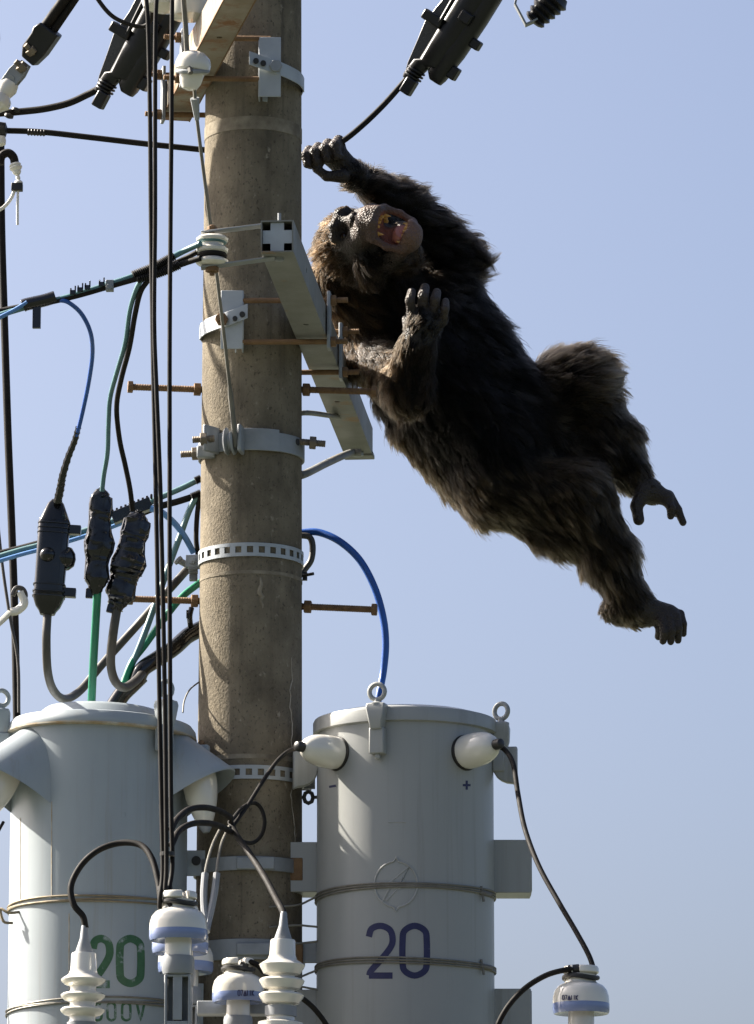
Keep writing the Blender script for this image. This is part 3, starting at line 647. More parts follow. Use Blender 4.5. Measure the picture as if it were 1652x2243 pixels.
# ------------------------------------------------------------------ ribbed bushings
def ribbed(dx, tip, cone_b, bod_b, sheds, yb, Y, rc, rsd, label, lean=0):
    k = sc(Y); t = thing('ribbed_bushing', P(dx, yb, Y), label, 'insulator', 'white ribbed cable bushings')
    top = P(dx, tip, Y); bot = P(dx + lean, yb, Y); ax = (top - bot).normalized(); L = (top - bot).length; s_ = L / (yb - tip)
    hy = lambda dy: (yb - dy) * s_
    mb = MB(); mb.lathe([(rc * .72 * k, hy(cone_b + 4)), (rc * .72 * k, hy(cone_b)), (rc * .36 * k, hy((tip + cone_b) / 2)), (7 * k, hy(tip + 4)), (5 * k, hy(tip))], bot, ax, 28); mb.build('cable_cone', 'collar', t)
    pr = [(rc * .5 * k, hy(cone_b)), (rc * .95 * k, hy(cone_b + 1)), (rc * k, hy(cone_b + 4)), (rc * 1.05 * k, hy(bod_b - 14)), (rc * 1.2 * k, hy(bod_b - 4))]
    for (y0, y1) in sheds:
        pr += [(rsd * .9 * k, hy(y0 + 1)), (rsd * k, hy(y0 + 5)), (rsd * .97 * k, hy(y0 + 10)), (rsd * .8 * k, hy(y1 - 3)), (rc * 1.05 * k, hy(y1)), (rc * 1.02 * k, hy(y1 + 8)), (rc * 1.12 * k, hy(y1 + 13))]
    pr += [(rc * 1.15 * k, 0), (rc * .5 * k, 0)]
    mb = MB(); mb.lathe(pr, bot, ax, 40); mb.build('ribbed_body', 'porc', t)
    return t, bot, ax, k
t, bot, ax, k = ribbed(186, 2024, 2086, 2138, [(2140, 2160), (2174, 2194), (2206, 2226)], 2238, -1.0, 27, 48, 'white ribbed bushing in front of the worn green 20', -5)
mb = MB(); mb.lathe([(28 * k, 0), (33 * k, -1 * k), (33 * k, -60 * k), (20 * k, -60 * k)], bot, ax, 32); mb.build('grey_base', 'collar', t)
t, bot, ax, k = ribbed(622, 1996, 2057, 2106, [(2108, 2136), (2142, 2168), (2174, 2200)], 2262, -.95, 27, 49, 'white ribbed bushing in front of the pole beside the navy 20', -8)
mb = MB(); h0 = (2262 - 2227) * k; mb.lathe([(30 * k, h0), (34 * k, h0 + 1 * k), (34 * k, h0 + 22 * k), (30 * k, h0 + 23 * k)], bot, ax, 32); mb.build('grey_band', 'collar', t)
mb = MB(); h0 = (2262 - 2240) * k; mb.lathe([(30 * k, h0 - 12 * k), (49 * k, h0 - 10 * k), (49 * k, h0), (30 * k, h0 + 6 * k)], bot, ax, 32); mb.build('lower_shed', 'porc', t)

# ------------------------------------------------------------------ cables near the bottom
G3 = 'black vertical cables in front of the pale transformer'
cable('vertical_cable', 'black vertical cable of the trio on the side away from the pole', [(318, -30, -1.05), (325, 60, -1.05), (329, 260, -1.05), (331, 480, -1.05), (335, 760, -1.05), (340, 1000, -1.06), (345, 1250, -1.07), (349, 1500, -1.08), (354, 1750, -1.09), (357, 1900, -1.1), (351, 1962, -1.12), (350, 1990, -1.12)], 5, 'cablek', group=G3)
cable('vertical_cable', 'black vertical cable twisted beside its twin, middle of the close trio', [(345, -30, -1.09), (341, 60, -1.09), (340, 260, -1.09), (340, 480, -1.09), (338, 700, -1.09), (343, 850, -1.09), (351, 1050, -1.09), (356, 1250, -1.09), (361, 1500, -1.09), (364, 1750, -1.1), (365, 1900, -1.11), (362, 1960, -1.12), (376, 1985, -1.13)], 5, 'cablek', group=G3)
cable('vertical_cable', 'black vertical cable set apart from the twisted pair, closest to the pole', [(378, -30, -1.0), (377, 60, -1.0), (376, 260, -1.0), (374, 480, -1.0), (372, 760, -1.02), (372, 1000, -1.03), (372, 1250, -1.04), (373, 1500, -1.05), (375, 1750, -1.07), (378, 1890, -1.08), (372, 1945, -1.1), (378, 1980, -1.1)], 5, 'cablek', group=G3)
mb = MB()
for dy, x0 in ((1870, 367), (1945, 362)):
    c = P(x0, dy, -1.09); mb.lathe([(.014, -.005), (.0165, -.004), (.0165, .004), (.014, .005)], c, n=16)
tag(mb.build('cable_tie', 'rubber'), 'black ties bundling the vertical cables just above the insulator', 'cable tie')
cable('bushing_cable', 'black cable arching over the pale transformer to the ribbed bushing', [(352, 1968, -1.08), (347, 1930, -1.06), (333, 1880, -1.03), (308, 1850, -1.0), (262, 1846, -.98), (215, 1862, -.98), (178, 1895, -.98), (156, 1940, -.99), (162, 1980, -1.0), (182, 2006, -1.0), (188, 2032, -1.0)], 7, 'cablek')
cable('bushing_lead', 'thin cable from the hooded bushing leaving beside the pale tank', [(8, 1800, -.28), (-4, 1822, -.3), (-16, 1850, -.3), (-30, 1890, -.3)], 3.5, 'cablek')
cable('jumper_cable', 'upper black jumper crossing the white bushing in front of the pole', [(376, 1815, -1.06), (388, 1793, -1.0), (415, 1772, -.9), (450, 1768, -.8), (482, 1776, -.7), (505, 1790, -.6)], 7, 'cablek')
cable('jumper_cable', 'lower black jumper crossing the white bushing in front of the pole', [(376, 1850, -1.06), (392, 1820, -1.0), (420, 1804, -.9), (455, 1802, -.8), (484, 1810, -.7), (508, 1822, -.6)], 7, 'cablek')
cable('jumper_cable', 'black C-shaped cable bend on the dark face of the pole', [(505, 1800, -.6), (530, 1770, -.5), (555, 1758, -.42), (572, 1770, -.4), (580, 1800, -.4), (572, 1830, -.4), (550, 1846, -.42), (520, 1838, -.5)], 4.5, 'cablek')
cable('bushing_cable', 'black cable running down the pole to the ribbed bushing beside navy 20', [(505, 1800, -.58), (518, 1828, -.62), (548, 1870, -.7), (580, 1920, -.8), (604, 1965, -.88), (620, 1996, -.94), (623, 2010, -.95)], 7, 'cablek')
cable('bushing_lead', 'thin black lead from the white bushing beside the pole, curving over the perforated strap', [tuple(0 for _ in range(3))] if False else [(650, 1640, -.22), (632, 1645, -.25), (606, 1668, -.30), (575, 1712, -.38), (545, 1760, -.46), (520, 1795, -.54), (505, 1815, -.58)], 4.5, 'cablek')
for dxs, lb, bend in ((0, 'grey sleeved lead, the longer of two beside the pin insulators', 0), (34, 'grey sleeved lead, the shorter of two beside the pin insulators', 1)):
    t = thing('sleeved_lead', P(450 + dxs * .6, 1912, -.66), lb, 'cable')
    pl = [(486 + dxs * .5, 1808, -.6), (466 + dxs * .55, 1850, -.64), (453 + dxs * .7, 1895, -.66), (449 + dxs * .75, 1925, -.67)]
    mb = MB(); mb.tube(spline(dpts(pl), 6), 3 * PX, 7); mb.build('lead', 'wire', t)
    pl = [(450 + dxs * .75, 1912, -.67), (447 + dxs * .7, 1950, -.68), (448 + dxs * .45, 1990, -.69), (452 + dxs * .15, 2016, -.7), (452, 2040, -.72)]
    mb = MB(); mb.tube(spline(dpts(pl), 6), [7.5 * PX] * 25, 9); mb.build('sleeve', 'collar', t)
cable('bushing_lead', 'black lead hanging from the white bushing away from the pole down to the lone insulator', [(1084, 1634, -.26), (1104, 1640, -.30), (1124, 1672, -.36), (1135, 1740, -.42), (1150, 1815, -.5), (1180, 1895, -.58), (1222, 1972, -.64), (1262, 2040, -.7), (1290, 2092, -.74), (1302, 2128, -.76)], 5.5, 'cablek')
cable('insulator_tail', 'black cable curving away below the lone insulator', [(1296, 2126, -.74), (1262, 2122, -.77), (1236, 2124, -.78), (1195, 2136, -.78), (1150, 2164, -.78), (1112, 2205, -.78), (1086, 2255, -.78), (1070, 2310, -.78)], 6, 'cablek')
mb = MB(); c = P(1257, 2122, -.77); mb.lathe([(.004, -.014), (.0105, -.012), (.0105, .012), (.004, .014)], c, (1, 0, .1), 14); mb.cyl(c + Vector((-.005, 0, 0)), c + Vector((-.008, 0, -.03)), .003, n=8); mb.cyl(c + Vector((.006, 0, 0)), c + Vector((.008, 0, -.026)), .003, n=8)
tag(mb.build('wire_clamp', 'rubber'), 'black wire clamp on top of the lone insulator', 'clamp')
cable('insulator_tail', 'black cable arching over the lettered insulator beside the pole', [(528, 2130, -.76), (534, 2112, -.77), (548, 2106, -.77), (566, 2114, -.76), (580, 2130, -.72), (620, 2160, -.6), (668, 2190, -.5), (700, 2222, -.45), (735, 2275, -.42)], 6, 'cablek')
mb = MB(); c = P(534, 2118, -.77); mb.lathe([(.004, -.012), (.010, -.010), (.010, .010), (.004, .012)], c, (.3, 0, 1), 12); tag(mb.build('wire_clamp', 'rubber'), 'black wire clamp on top of the lettered insulator beside the pole', 'clamp')
for k_, (y0, y1) in enumerate(((1982, 1958), (2026, 2030), (2066, 2060), (2140, 2120), (2160, 2168))):
    cable('tie_strand', ['upper', 'second', 'middle', 'fourth', 'lowest'][k_] + ' thin tie wire strand between the pole and the navy 20 transformer', [(590, y0 + 4, -.13), (650, y0, -.12), (680, (y0 + y1) / 2, -.11), (704, y1, -.12)], 2.4, 'wire', 'wire')

# ------------------------------------------------------------------ bundle of cables from the spool insulator (left)
YB = A1.y + .05
teal_p = [(440, 533, YB - .03), (405, 549, YB), (380, 562, YB), (340, 584, YB), (290, 605, YB), (240, 622, YB), (180, 641, YB), (120, 658, YB), (60, 672, YB), (0, 690, YB), (-40, 704, YB)]
cable('line_wire', 'teal service wire sagging away from the spool insulator', teal_p, 6.5, 'teal', 'wire')
cable('line_wire', 'black service wire beneath the teal one at the spool insulator', [(440, 565, YB - .03), (400, 578, YB), (350, 598, YB), (290, 613, YB), (230, 630, YB), (170, 647, YB), (110, 661, YB), (50, 671, YB), (0, 681, YB + .01), (-40, 690, YB)], 6.5, 'cablek', 'wire')
cable('line_wire', 'second black service wire leaving the lower groove of the spool insulator', [(432, 552, YB), (405, 566, YB + .02), (375, 580, YB + .02), (330, 596, YB + .02)], 6, 'cablek', 'wire')
cable('line_wire', 'pale blue service wire joining the bundle beside the black tape', [(60, 662, YB - .01), (30, 680, YB - .01), (0, 695, YB - .01), (-40, 716, YB)], 5, 'lblue', 'wire')
def coil(label, L, r, turns, rw, m='rubber'):
    pts = spline(dpts(L), 12); mb = MB(); n = len(pts); rr = []; out = []
    tot = turns * 4
    for i in range(tot + 1):
        q = i / tot * (n - 1); a = int(min(q, n - 2)); out.append(pts[a].lerp(pts[a + 1], q - a)); rr.append((r if i % 2 else r * .72) * PX)
    mb.tube(out, rr, 10); return tag(mb.build('spiral_wrap', m), label, 'cable wrap')
coil('black corrugated wrap on the teal wire just below the spool insulator', [(382, 560, YB), (340, 583, YB), (291, 603, YB)], 10.5, 12, 3)
coil('black corrugated wrap on the lower black wire beside the branching cables', [(394, 580, YB), (350, 598, YB), (300, 612, YB)], 10, 11, 3)
mb = MB(); pts = spline(dpts([(122, 650, YB), (96, 658, YB), (60, 666, YB), (50, 670, YB)]), 6); mb.tube(pts, [13 * PX] * len(pts), 10); a = P(80, 664, YB); mb.box(P(81, 692, YB), 17 * PX, 10 * PX, 52 * PX)
tag(mb.build('taped_joint', 'plastic', None, .001), 'black taped cable joint with a short hanging tab', 'cable joint')
for i, (dx, dy) in enumerate(((160, 640), (176, 634), (192, 629), (223, 622))):
    mb = MB(); c = P(dx, dy, YB - .012); mb.box(c, 12 * PX, .006, 9 * PX); mb.box(c + Vector((5 * PX, 0, 7 * PX)), 3 * PX, .006, 13 * PX); mb.box(c + Vector((-4 * PX, 0, 4 * PX)), 3 * PX, .006, 9 * PX)
    tag(mb.build('cable_clip', 'plastic', None, .0006), ('tiny black wire clip beside the black taped joint', 'second tiny black wire clip from the taped joint', 'third tiny black wire clip from the taped joint', 'tiny black wire clip touching the small metal clamp')[i], 'clip', 'clips on the wire bundle')
mb = MB(); c = P(241, 626, YB); mb.box(c, 16 * PX, 18 * PX, 22 * PX); mb.cyl(c + Vector((0, -.012, -.004)), c + Vector((0, .012, -.004)), 6 * PX, n=10); tag(mb.build('wire_clamp', 'galv', None, .001), 'small metal wire clamp joining teal and black wires', 'clamp')

cable('drop_cable', 'blue drop cable bowing down from the taped joint', [(128, 657, YB), (150, 662, YB), (178, 686, YB + .05), (198, 726, YB + .1), (203, 772, YB + .2), (196, 830, YB + .3), (184, 890, YB + .38), (172, 940, YB + .42), (160, 978, YB + .45)], 5, 'bluec')
cable('drop_cable', 'dark green drop cable, lighter of the branching pair', [(310, 612, YB), (298, 636, YB + .03), (285, 680, YB + .08), (275, 750, YB + .15), (258, 810, YB + .25), (242, 870, YB + .35), (238, 930, YB + .4), (236, 990, YB + .45), (228, 1040, YB + .5), (224, 1075, YB + .52)], 5.5, 'teal')
cable('drop_cable', 'black drop cable, darker of the branching pair', [(326, 612, YB), (308, 640, YB + .03), (296, 690, YB + .08), (284, 760, YB + .15), (266, 830, YB + .25), (256, 890, YB + .35), (262, 960, YB + .45), (275, 1020, YB + .5), (285, 1070, YB + .52), (291, 1118, YB + .55)], 6, 'cablek')
pts = spline(dpts([(172, 936, YB + .42), (164, 965, YB + .44), (150, 1000, YB + .46), (138, 1040, YB + .48), (133, 1068, YB + .5), (126, 1100, YB + .52)]), 8)
mb = MB(); mb.tube(pts, [(5.6 + 3.4 * i / len(pts) + (1.2 if i % 3 == 0 else 0)) * PX for i in range(len(pts))], 9); tag(mb.build('tape_sleeve', 'plastic'), 'black tape sleeve between the blue drop cable and its connector', 'cable sleeve')

# connectors
def connector(label, top, bot, Y, w0, form):
    a = P(*top, Y); b = P(*bot, Y); ax = (b - a).normalized(); L = (b - a).length; ex = Vector((1, 0, 0)); ex = (ex - ax * ex.dot(ax)).normalized(); ey = ax.cross(ex)
    t = thing('cable_connector', a, label, 'cable connector', 'black cable connectors'); k = sc(Y)
    def loft(secs, n=20, sq=.5):
        v = []
        for h, rx, ry, ox in secs:
            for i in range(n):
                an = 2 * pi * i / n; c_, s_ = cos(an), sin(an)
                c_ = math.copysign(abs(c_) ** sq, c_); s_ = math.copysign(abs(s_) ** sq, s_)
                v.append(a + ax * (h * L) + ex * (rx * c_ + ox) * k + ey * ry * s_ * k)
        m = len(secs); f = [(i * n + j, i * n + (j + 1) % n, (i + 1) * n + (j + 1) % n, (i + 1) * n + j) for i in range(m - 1) for j in range(n)] + [tuple(range(n))[::-1], tuple(range((m - 1) * n, m * n))]
        return MB().add(v, f)
    if form == 1:
        sh_ = loft([(0, 9, 9, 0), (.04, 18, 16, 0), (.18, 33, 24, 0), (.2, 35, 26, 0), (.5, 34, 26, 0), (.78, 33, 26, 0), (.86, 34, 26, 0), (.93, 27, 20, 0), (.97, 19, 16, 0), (1, 16, 14, 0)]).build('shell', 'plastic', t, .001);
        for h in (.21, .25, .29, .74, .80, .84): loft([(h, 36, 28, 0), (h + .012, 36, 28, 0)]).build('shell_rib', 'plastic', sh_, .0006)
        mb = MB(); mb.lathe([(4 * k, -24 * k), (17 * k, -22 * k), (25 * k, -10 * k), (27 * k, 3 * k), (24 * k, 17 * k), (14 * k, 26 * k), (3 * k, 29 * k)], a + ax * (L * .50) + ex * 26 * k, ax, 24); mb.build('side_dome', 'plastic', t)
        mb = MB(); mb.lathe([(18 * k, 0), (16 * k, 10 * k), (10 * k, 17 * k), (2 * k, 19 * k)], a + ax * (L * .50) - ex * 8 * k - ey * 18 * k * (1 if ey.y > 0 else -1), (0, -1, 0), 24); mb.build('front_boss', 'plastic', t)
        for h in (.255, .80):
            mb = MB(); mb.box(a + ax * (L * h) + ex * 44 * k, 30 * k, 22 * k, 20 * k, (ex, ey, ax)); mb.build('side_tab', 'plastic', sh_, .002)
    else:
        q = 1 if form == 2 else 1.18
        secs = [(0, 4, 4, 0), (.03, 11, 9, 0), (.10, 23, 17, 0), (.24, 25, 19, 1), (.30, 22, 18, 0), (.42, 25, 20, 1), (.52, 32, 24, 2), (.60, 30, 23, 1), (.66, 24, 19, 0), (.72, 24, 18, -1), (.86, 26, 19, 0), (.93, 17, 14, 0), (1, 9, 8, 0)]
        fine = []
        for i in range(len(secs) - 1):
            for j in range(4):
                w_ = j / 4; sm_ = w_ * w_ * (3 - 2 * w_); fine.append(tuple(a_ + (b_ - a_) * sm_ for a_, b_ in zip(secs[i], secs[i + 1])))
        fine.append(secs[-1]); mbx = loft([(h, rx * q, ry * q, ox) for h, rx, ry, ox in fine], n=28, sq=.7)
        amp = (2.2 if form == 2 else 4.2) * k
        for i, p in enumerate(mbx.v):                                  # crumpled wrap
            c_ = a + ax * ((p - a).dot(ax)); d_ = p - c_
            if d_.length > 1e-5: p += d_.normalized() * amp * (sin(p.x * 260 + p.z * 190 + form) * sin(p.z * 310 - p.x * 120 + 2 * form) + .5 * random.uniform(-1, 1))
        mbx.build('wrapped_shell', 'plastic', t, ang=60)
        for s_ in (-1, 1):
            mb = MB()
            pl = [a + ax * (L * h) + ex * (s_ * (rx * q - 1) + ox) * k for h, rx, ry, ox in secs[2:-2]]
            mb.tube(pl, [random.uniform(2, 4.5) * k for _ in pl], 6); mb.build('crimped_edge', 'plastic', t)
        mb = MB(); mb.box(a + ax * (L * .99) - ex * 14 * k, 16 * k, 10 * k, 22 * k, (ex, ey, ax)); mb.build('side_tab', 'plastic', t, .002)
    return b
YC = YB + .54
connector('largest black cable connector with side tabs, below the blue drop cable', (124, 1094), (104, 1346), YC, 0, 1)
connector('slim black wrapped connector above the straight green cable', (223, 1066), (210, 1302), YC + .02, 0, 2)
connector('tilted crumpled black connector beside the rusty step bolt', (306, 1118), (256, 1336), YC + .04, 0, 3)
cable('lead_cable', 'grey cable looping under the largest connector and rising behind the pole', [(105, 1335, YC), (102, 1400, YC), (105, 1470, YC + .05), (118, 1512, YC + .15), (142, 1530, YC + .3), (176, 1512, YC + .4), (224, 1455, YC + .45), (300, 1370, YC + .5), (372, 1290, .08), (420, 1237, .12), (450, 1215, .14)], 9.5, 'cableg', n=10)
cable('lead_cable', 'bright green straight cable dropping into the pale transformer', [(214, 1296, YC + .02), (209, 1380, YC + .08), (204, 1470, YC + .15), (200, 1560, YC + .22)], 9, 'green')
cable('lead_cable', 'dark grey cable hooking under the crumpled connector', [(258, 1325, YC + .04), (248, 1390, YC + .05), (243, 1450, YC + .1), (252, 1490, YC + .15), (272, 1505, YC + .22), (296, 1492, YC + .28), (318, 1468, YC + .34), (336, 1452, YC + .36)], 10, 'cableg', n=10)
cable('cable_sleeve', 'fat glossy black cable sleeve rising to the pole above the pale transformer', [(300, 1492, .0), (312, 1466, .0), (340, 1446, .02), (380, 1420, .06), (412, 1392, .1), (450, 1372, .13)], 18, 'plastic', 'cable sleeve')
cable('cable_sleeve', 'short fat black sleeve entering the lid of the pale transformer', [(310, 1478, .02), (290, 1498, .02), (268, 1520, .02), (248, 1550, .02)], 19, 'plastic', 'cable sleeve')
cable('lead_cable', 'green cable rising in a curve from the fat black sleeve to the pole', [(270, 1500, .0), (290, 1450, .0), (318, 1412, .02), (356, 1360, .05), (398, 1308, .1), (440, 1274, .13)], 8, 'green')
cable('lead_cable', 'teal cable slanting down from the pole to the black sleeves', [(432, 1085, .1), (414, 1120, .1), (396, 1170, .08), (372, 1235, .06), (345, 1310, .03), (318, 1385, .0), (296, 1440, .0), (272, 1490, .0)], 7, 'teal')
cable('lead_cable', 'black cable hugging the lit edge of the pole above the perforated strap', [(437, 1090, .1), (432, 1130, .1), (430, 1180, .1), (434, 1215, .1)], 5.5, 'cablek')
cable('lead_cable', 'pale blue cable curving from the sheathed joint to the perforated strap', [(330, 1113, .06), (355, 1122, .06), (382, 1145, .07), (405, 1175, .08), (424, 1210, .1)], 7, 'lblue')
mb = MB(); mb.tube(spline(dpts([(420, 1330, .08), (416, 1350, .08), (418, 1375, .1)]), 5), .007, 8); mb.box(P(413, 1345, .08), .01, .01, .02); tag(mb.build('cable_bracket', 'plastic', None, .001), 'small black cable bracket beneath the step bolt beside connectors', 'bracket')
mb = MB(); c = P(412, 1234, .05); mb.cyl(P(390, 1226, .05), P(428, 1246, .07), .008, n=10); mb.cyl(P(388, 1224, .05), P(394, 1230, .05), .012, n=10); mb.box(P(424, 1243, .06), .022, .02, .03); mb.box(P(424, 1262, .07), .02, .02, .022); tag(mb.build('cable_cleat', 'galv', None, .002), 'grey bolted cable cleat at the lit edge of the pole', 'cleat')
for (L, r, m_, lb) in (([(440, 1048, .12), (400, 1068, .12), (350, 1090, .12), (310, 1110, .12), (250, 1140, .12), (180, 1164, .13), (100, 1190, .14), (40, 1206, .15), (-40, 1230, .16)], 6.5, 'teal', 'teal overhead wire passing behind the black connectors'),
                       ([(440, 1082, .12), (390, 1098, .12), (340, 1112, .12), (280, 1136, .13), (200, 1160, .14), (100, 1186, .15), (40, 1202, .16), (-40, 1222, .17)], 7.5, 'cablek', 'black overhead wire passing behind the black connectors'),
                       ([(310, 1126, .10), (250, 1152, .11), (180, 1176, .12), (100, 1200, .13), (40, 1216, .14), (-40, 1240, .15)], 5, 'lblue', 'pale blue overhead wire passing behind the black connectors')):
    cable('line_wire', lb, L, r, m_, 'wire')
coil('black corrugated wrap where the teal overhead wire meets the pole', [(441, 1047, .11), (428, 1053, .11)], 10, 4, 3)
coil('black corrugated wrap where the black overhead wire meets the pole', [(441, 1080, .10), (420, 1089, .10)], 11, 5, 3)
mb = MB(); pts = dpts([(247, 1136, .08), (290, 1118, .08), (332, 1102, .08)]); ax = (pts[2] - pts[0]).normalized(); mb.box((pts[0] + pts[2]) / 2, (pts[2] - pts[0]).length, .03, 26 * PX, (ax, Vector((0, 1, 0)), ax.cross(Vector((0, 1, 0)))))
for i in range(10):
    c = pts[0].lerp(pts[2], i / 9) + Vector((0, 0, 15 * PX)); mb.box(c, .006, .02, .01)
tag(mb.build('sheathed_joint', 'plastic', None, .0015), 'toothed black sheath on the overhead wires behind the tilted connector', 'cable joint')

# right side blue cable
cable('lead_cable', 'bright blue cable arching from behind the pole into the plain grey transformer', [(640, 1172, .13), (664, 1166, .13), (700, 1166, .12), (745, 1186, .1), (788, 1226, .1), (820, 1285, .1), (839, 1350, .1), (845, 1410, .1), (840, 1470, .1), (830, 1525, .08), (822, 1590, .08)], 8, 'bluec')
cable('lead_cable', 'short grey cable loop behind the pole below the blue cable', [(655, 1172, .12), (678, 1176, .12), (685, 1196, .12), (682, 1225, .12), (670, 1244, .12), (655, 1262, .12)], 7, 'cableg')
mb = MB(); mb.cyl(P(655, 1262, .08), P(687, 1256, .06), .004, n=8); mb.box(P(668, 1262, .08), .012, .01, .02); tag(mb.build('cable_hook', 'rubber'), 'tiny black hook at the shaded edge of the pole', 'hook')
cable('thin_wire', 'thin pale wire rising from the pale transformer lid to the pole', [(401, 1560, -.1), (404, 1535, -.08), (416, 1510, -.05), (438, 1492, -.02)], 1.8, 'wire', 'wire')

# ------------------------------------------------------------------ far left
cable('overhead_cable', 'thick brown-black cable hanging down past the white wire connectors', [(2, 300, .9), (4, 500, .9), (10, 700, .9), (18, 950, .9), (26, 1150, .9), (33, 1350, .9), (37, 1560, .9), (40, 1700, .9), (48, 2300, .9)], 8.5, 'cablek')
cable('thin_wire', 'thin brown wire swinging beside the thick hanging cable', [(-4, 1150, .8), (6, 1240, .8), (16, 1310, .8), (26, 1370, .8), (40, 1450, .8), (42, 1560, .8)], 3.5, 'cableg', 'wire')
t = thing('wire_connector', P(25, 345, .3), 'white wire connector with hook and two short white tails', 'wire connector')
mb = MB(); mb.tube(spline(dpts([(0, 360, .3), (4, 342, .3), (18, 335, .3), (30, 344, .3), (34, 362, .3)]), 6), .011, 9); mb.build('hook', 'cablek', t)
mb = MB(); pts = spline(dpts([(32, 356, .3), (36, 370, .3), (40, 388, .3), (41, 402, .3)]), 5); mb.tube(pts, [(8 + 5 * sin(i * .45) + (2 if i % 3 else 0)) * PX for i in range(len(pts))], 10); mb.build('sleeve', 'white', t)
mb = MB(); mb.box(P(38, 410, .3), 26 * PX, .02, 18 * PX); mb.build('band', 'rubber', t, .002)
mb = MB(); mb.tube(spline(dpts([(32, 418, .3), (24, 436, .3), (8, 454, .3), (-20, 470, .3)]), 5), .0045, 7); mb.build('tail', 'white', t)
mb = MB(); mb.tube(spline(dpts([(40, 418, .3), (39, 450, .3), (39, 492, .3)]), 5), .0035, 7); mb.build('tail', 'white', t)
t = thing('wire_connector', P(40, 1300, .8), 'white wire connector hooked on the thick hanging cable', 'wire connector')
mb = MB(); mb.tube(spline(dpts([(28, 1304, .8), (36, 1288, .8), (50, 1290, .8), (56, 1304, .8), (50, 1318, .8)]), 5), .007, 8); mb.build('hook', 'cableg', t)
mb = MB(); mb.tube(spline(dpts([(46, 1296, .8), (54, 1320, .8), (40, 1336, .8), (24, 1340, .8)]), 5), .011, 9); mb.build('sleeve', 'white', t)
mb = MB(); mb.tube(spline(dpts([(24, 1340, .8), (10, 1354, .8), (-10, 1372, .8)]), 5), .008, 8); mb.build('tail', 'white', t)
cable('overhead_cable', 'black cable running from the dead-end cover past the strain clamp', [(212, 197, .16), (190, 208, .17), (150, 226, .18), (100, 238, .19), (50, 244, .2), (0, 248, .2), (-40, 250, .2)], 8, 'cablek')
mb = MB()
for dx, dy in ((36, 241), (20, 254)): mb.lathe([(.004, -.006), (.012, -.003), (.012, .003), (.004, .006)], P(dx, dy, .19), (.3, 0, 1), 12)
tag(mb.build('cable_bump', 'rubber'), 'small black lumps on the cable beneath the strain clamp', 'cable clip')
# cable the chimpanzee grips: left of pole, behind it, through the hand, up to the cover
cable('gripped_cable', 'black cable passing behind the pole into the chimpanzee\'s raised fist', [(-30, 286, .22), (5, 286, .22), (90, 289, .22), (200, 301, .21), (320, 315, .2), (445, 328, .19), (560, 342, .18), (662, 344, .2), (700, 335, .2), (745, 313, .2), (790, 278, .2), (840, 230, .2), (886, 178, .2), (900, 160, .2)], 6.8, 'cablek', n=10)
coil('spiral wire wrap on the gripped cable at the open-sky end', [(60, 289, .22), (100, 291, .22)], 8.5, 3, 2); 
t = thing('cable_end_cap', P(2, 285, .22), 'black round cap with white ring on the gripped cable', 'cable cap')
mb = MB(); mb.lathe([(.006, -.018), (.018, -.014), (.020, 0), (.018, .014), (.006, .018)], P(1, 284, .21), (1, 0, 0), 20); mb.build('cap', 'rubber', t)
mb = MB(); mb.lathe([(.006, -.014), (.015, -.010), (.016, 0), (.014, .010), (.006, .012)], P(0, 308, .21), (0, 0, 1), 20); mb.build('ring', 'white', t)
# strain clamp
t = thing('strain_clamp', P(40, 140, .1), 'black strain clamp with bolts and grey shackle on a white insulator', 'strain clamp')
mb = MB(); mb.tube(dpts([(176, -50, .0), (62, 110, .1)]), 12 * PX, 10); mb.tube(dpts([(190, -40, .02), (80, 122, .1)]), 10 * PX, 10); mb.build('cable_pair', 'cablek', t)
a, b = dpts([(112, 62, .06), (62, 134, .1)]); ax = (b - a).normalized(); ey = Vector((0, 1, 0)); ey = (ey - ax * ey.dot(ax)).normalized(); ex = ey.cross(ax)
mb = MB(); mb.prism([(-.030, 0), (.026, 0), (.034, .02), (.030, .035), (.030, .075), (.016, .098), (-.022, .10), (-.030, .06)], a, ex, ax, ey, -.022, .022); mb.build('clamp_body', 'cover', t, .004)
for q0, q1 in (((56, 98), (70, 112)), ((34, 134), (50, 148))):
    a2 = P(*q0, .06); b2 = P(*q1, .07); d_ = (b2 - a2).normalized(); mb = MB(); mb.cyl(a2, a2 + d_ * .035, .007, n=10); hexbolt(mb, a2 + d_ * .014, a2 + d_ * .03, .0145); mb.build('clamp_bolt', 'darkbolt', t, .001)
a, b = dpts([(54, 138, .09), (12, 192, .1)]); ax = (b - a).normalized(); ex = ey.cross(ax)
for s_ in (-1, 1):
    mb = MB(); mb.prism([(-.016, 0), (.014, 0), (.02, .03), (.018, .07), (-.02, .075), (-.022, .03)], a, ex, ax, ey, s_ * .012 - .003, s_ * .012 + .003); mb.build('shackle', 'galv', t, .001)
mb = MB(); c = P(30, 172, .1); mb.cyl(c - ey * .02, c + ey * .02, .009, n=12); mb.build('shackle_pin', 'galv', t)
mb = MB(); mb.lathe([(.006, 0), (.022, .004), (.026, .02), (.02, .04), (.03, .05), (.032, .065), (.02, .08), (.01, .1)], P(26, 178, .1), (P(-20, 250, .1) - P(26, 178, .1)), 24); mb.build('insulator_head', 'porc', t)
mb = MB(); mb.lathe([(.006, -.03), (.03, -.026), (.04, -.01), (.04, .01), (.03, .026), (.006, .03)], P(-26, 85, .15), (1, .2, 0), 24); tag(mb.build('insulator_disc', 'rubber'), 'dark round insulator edge above the strain clamp shackle', 'insulator')

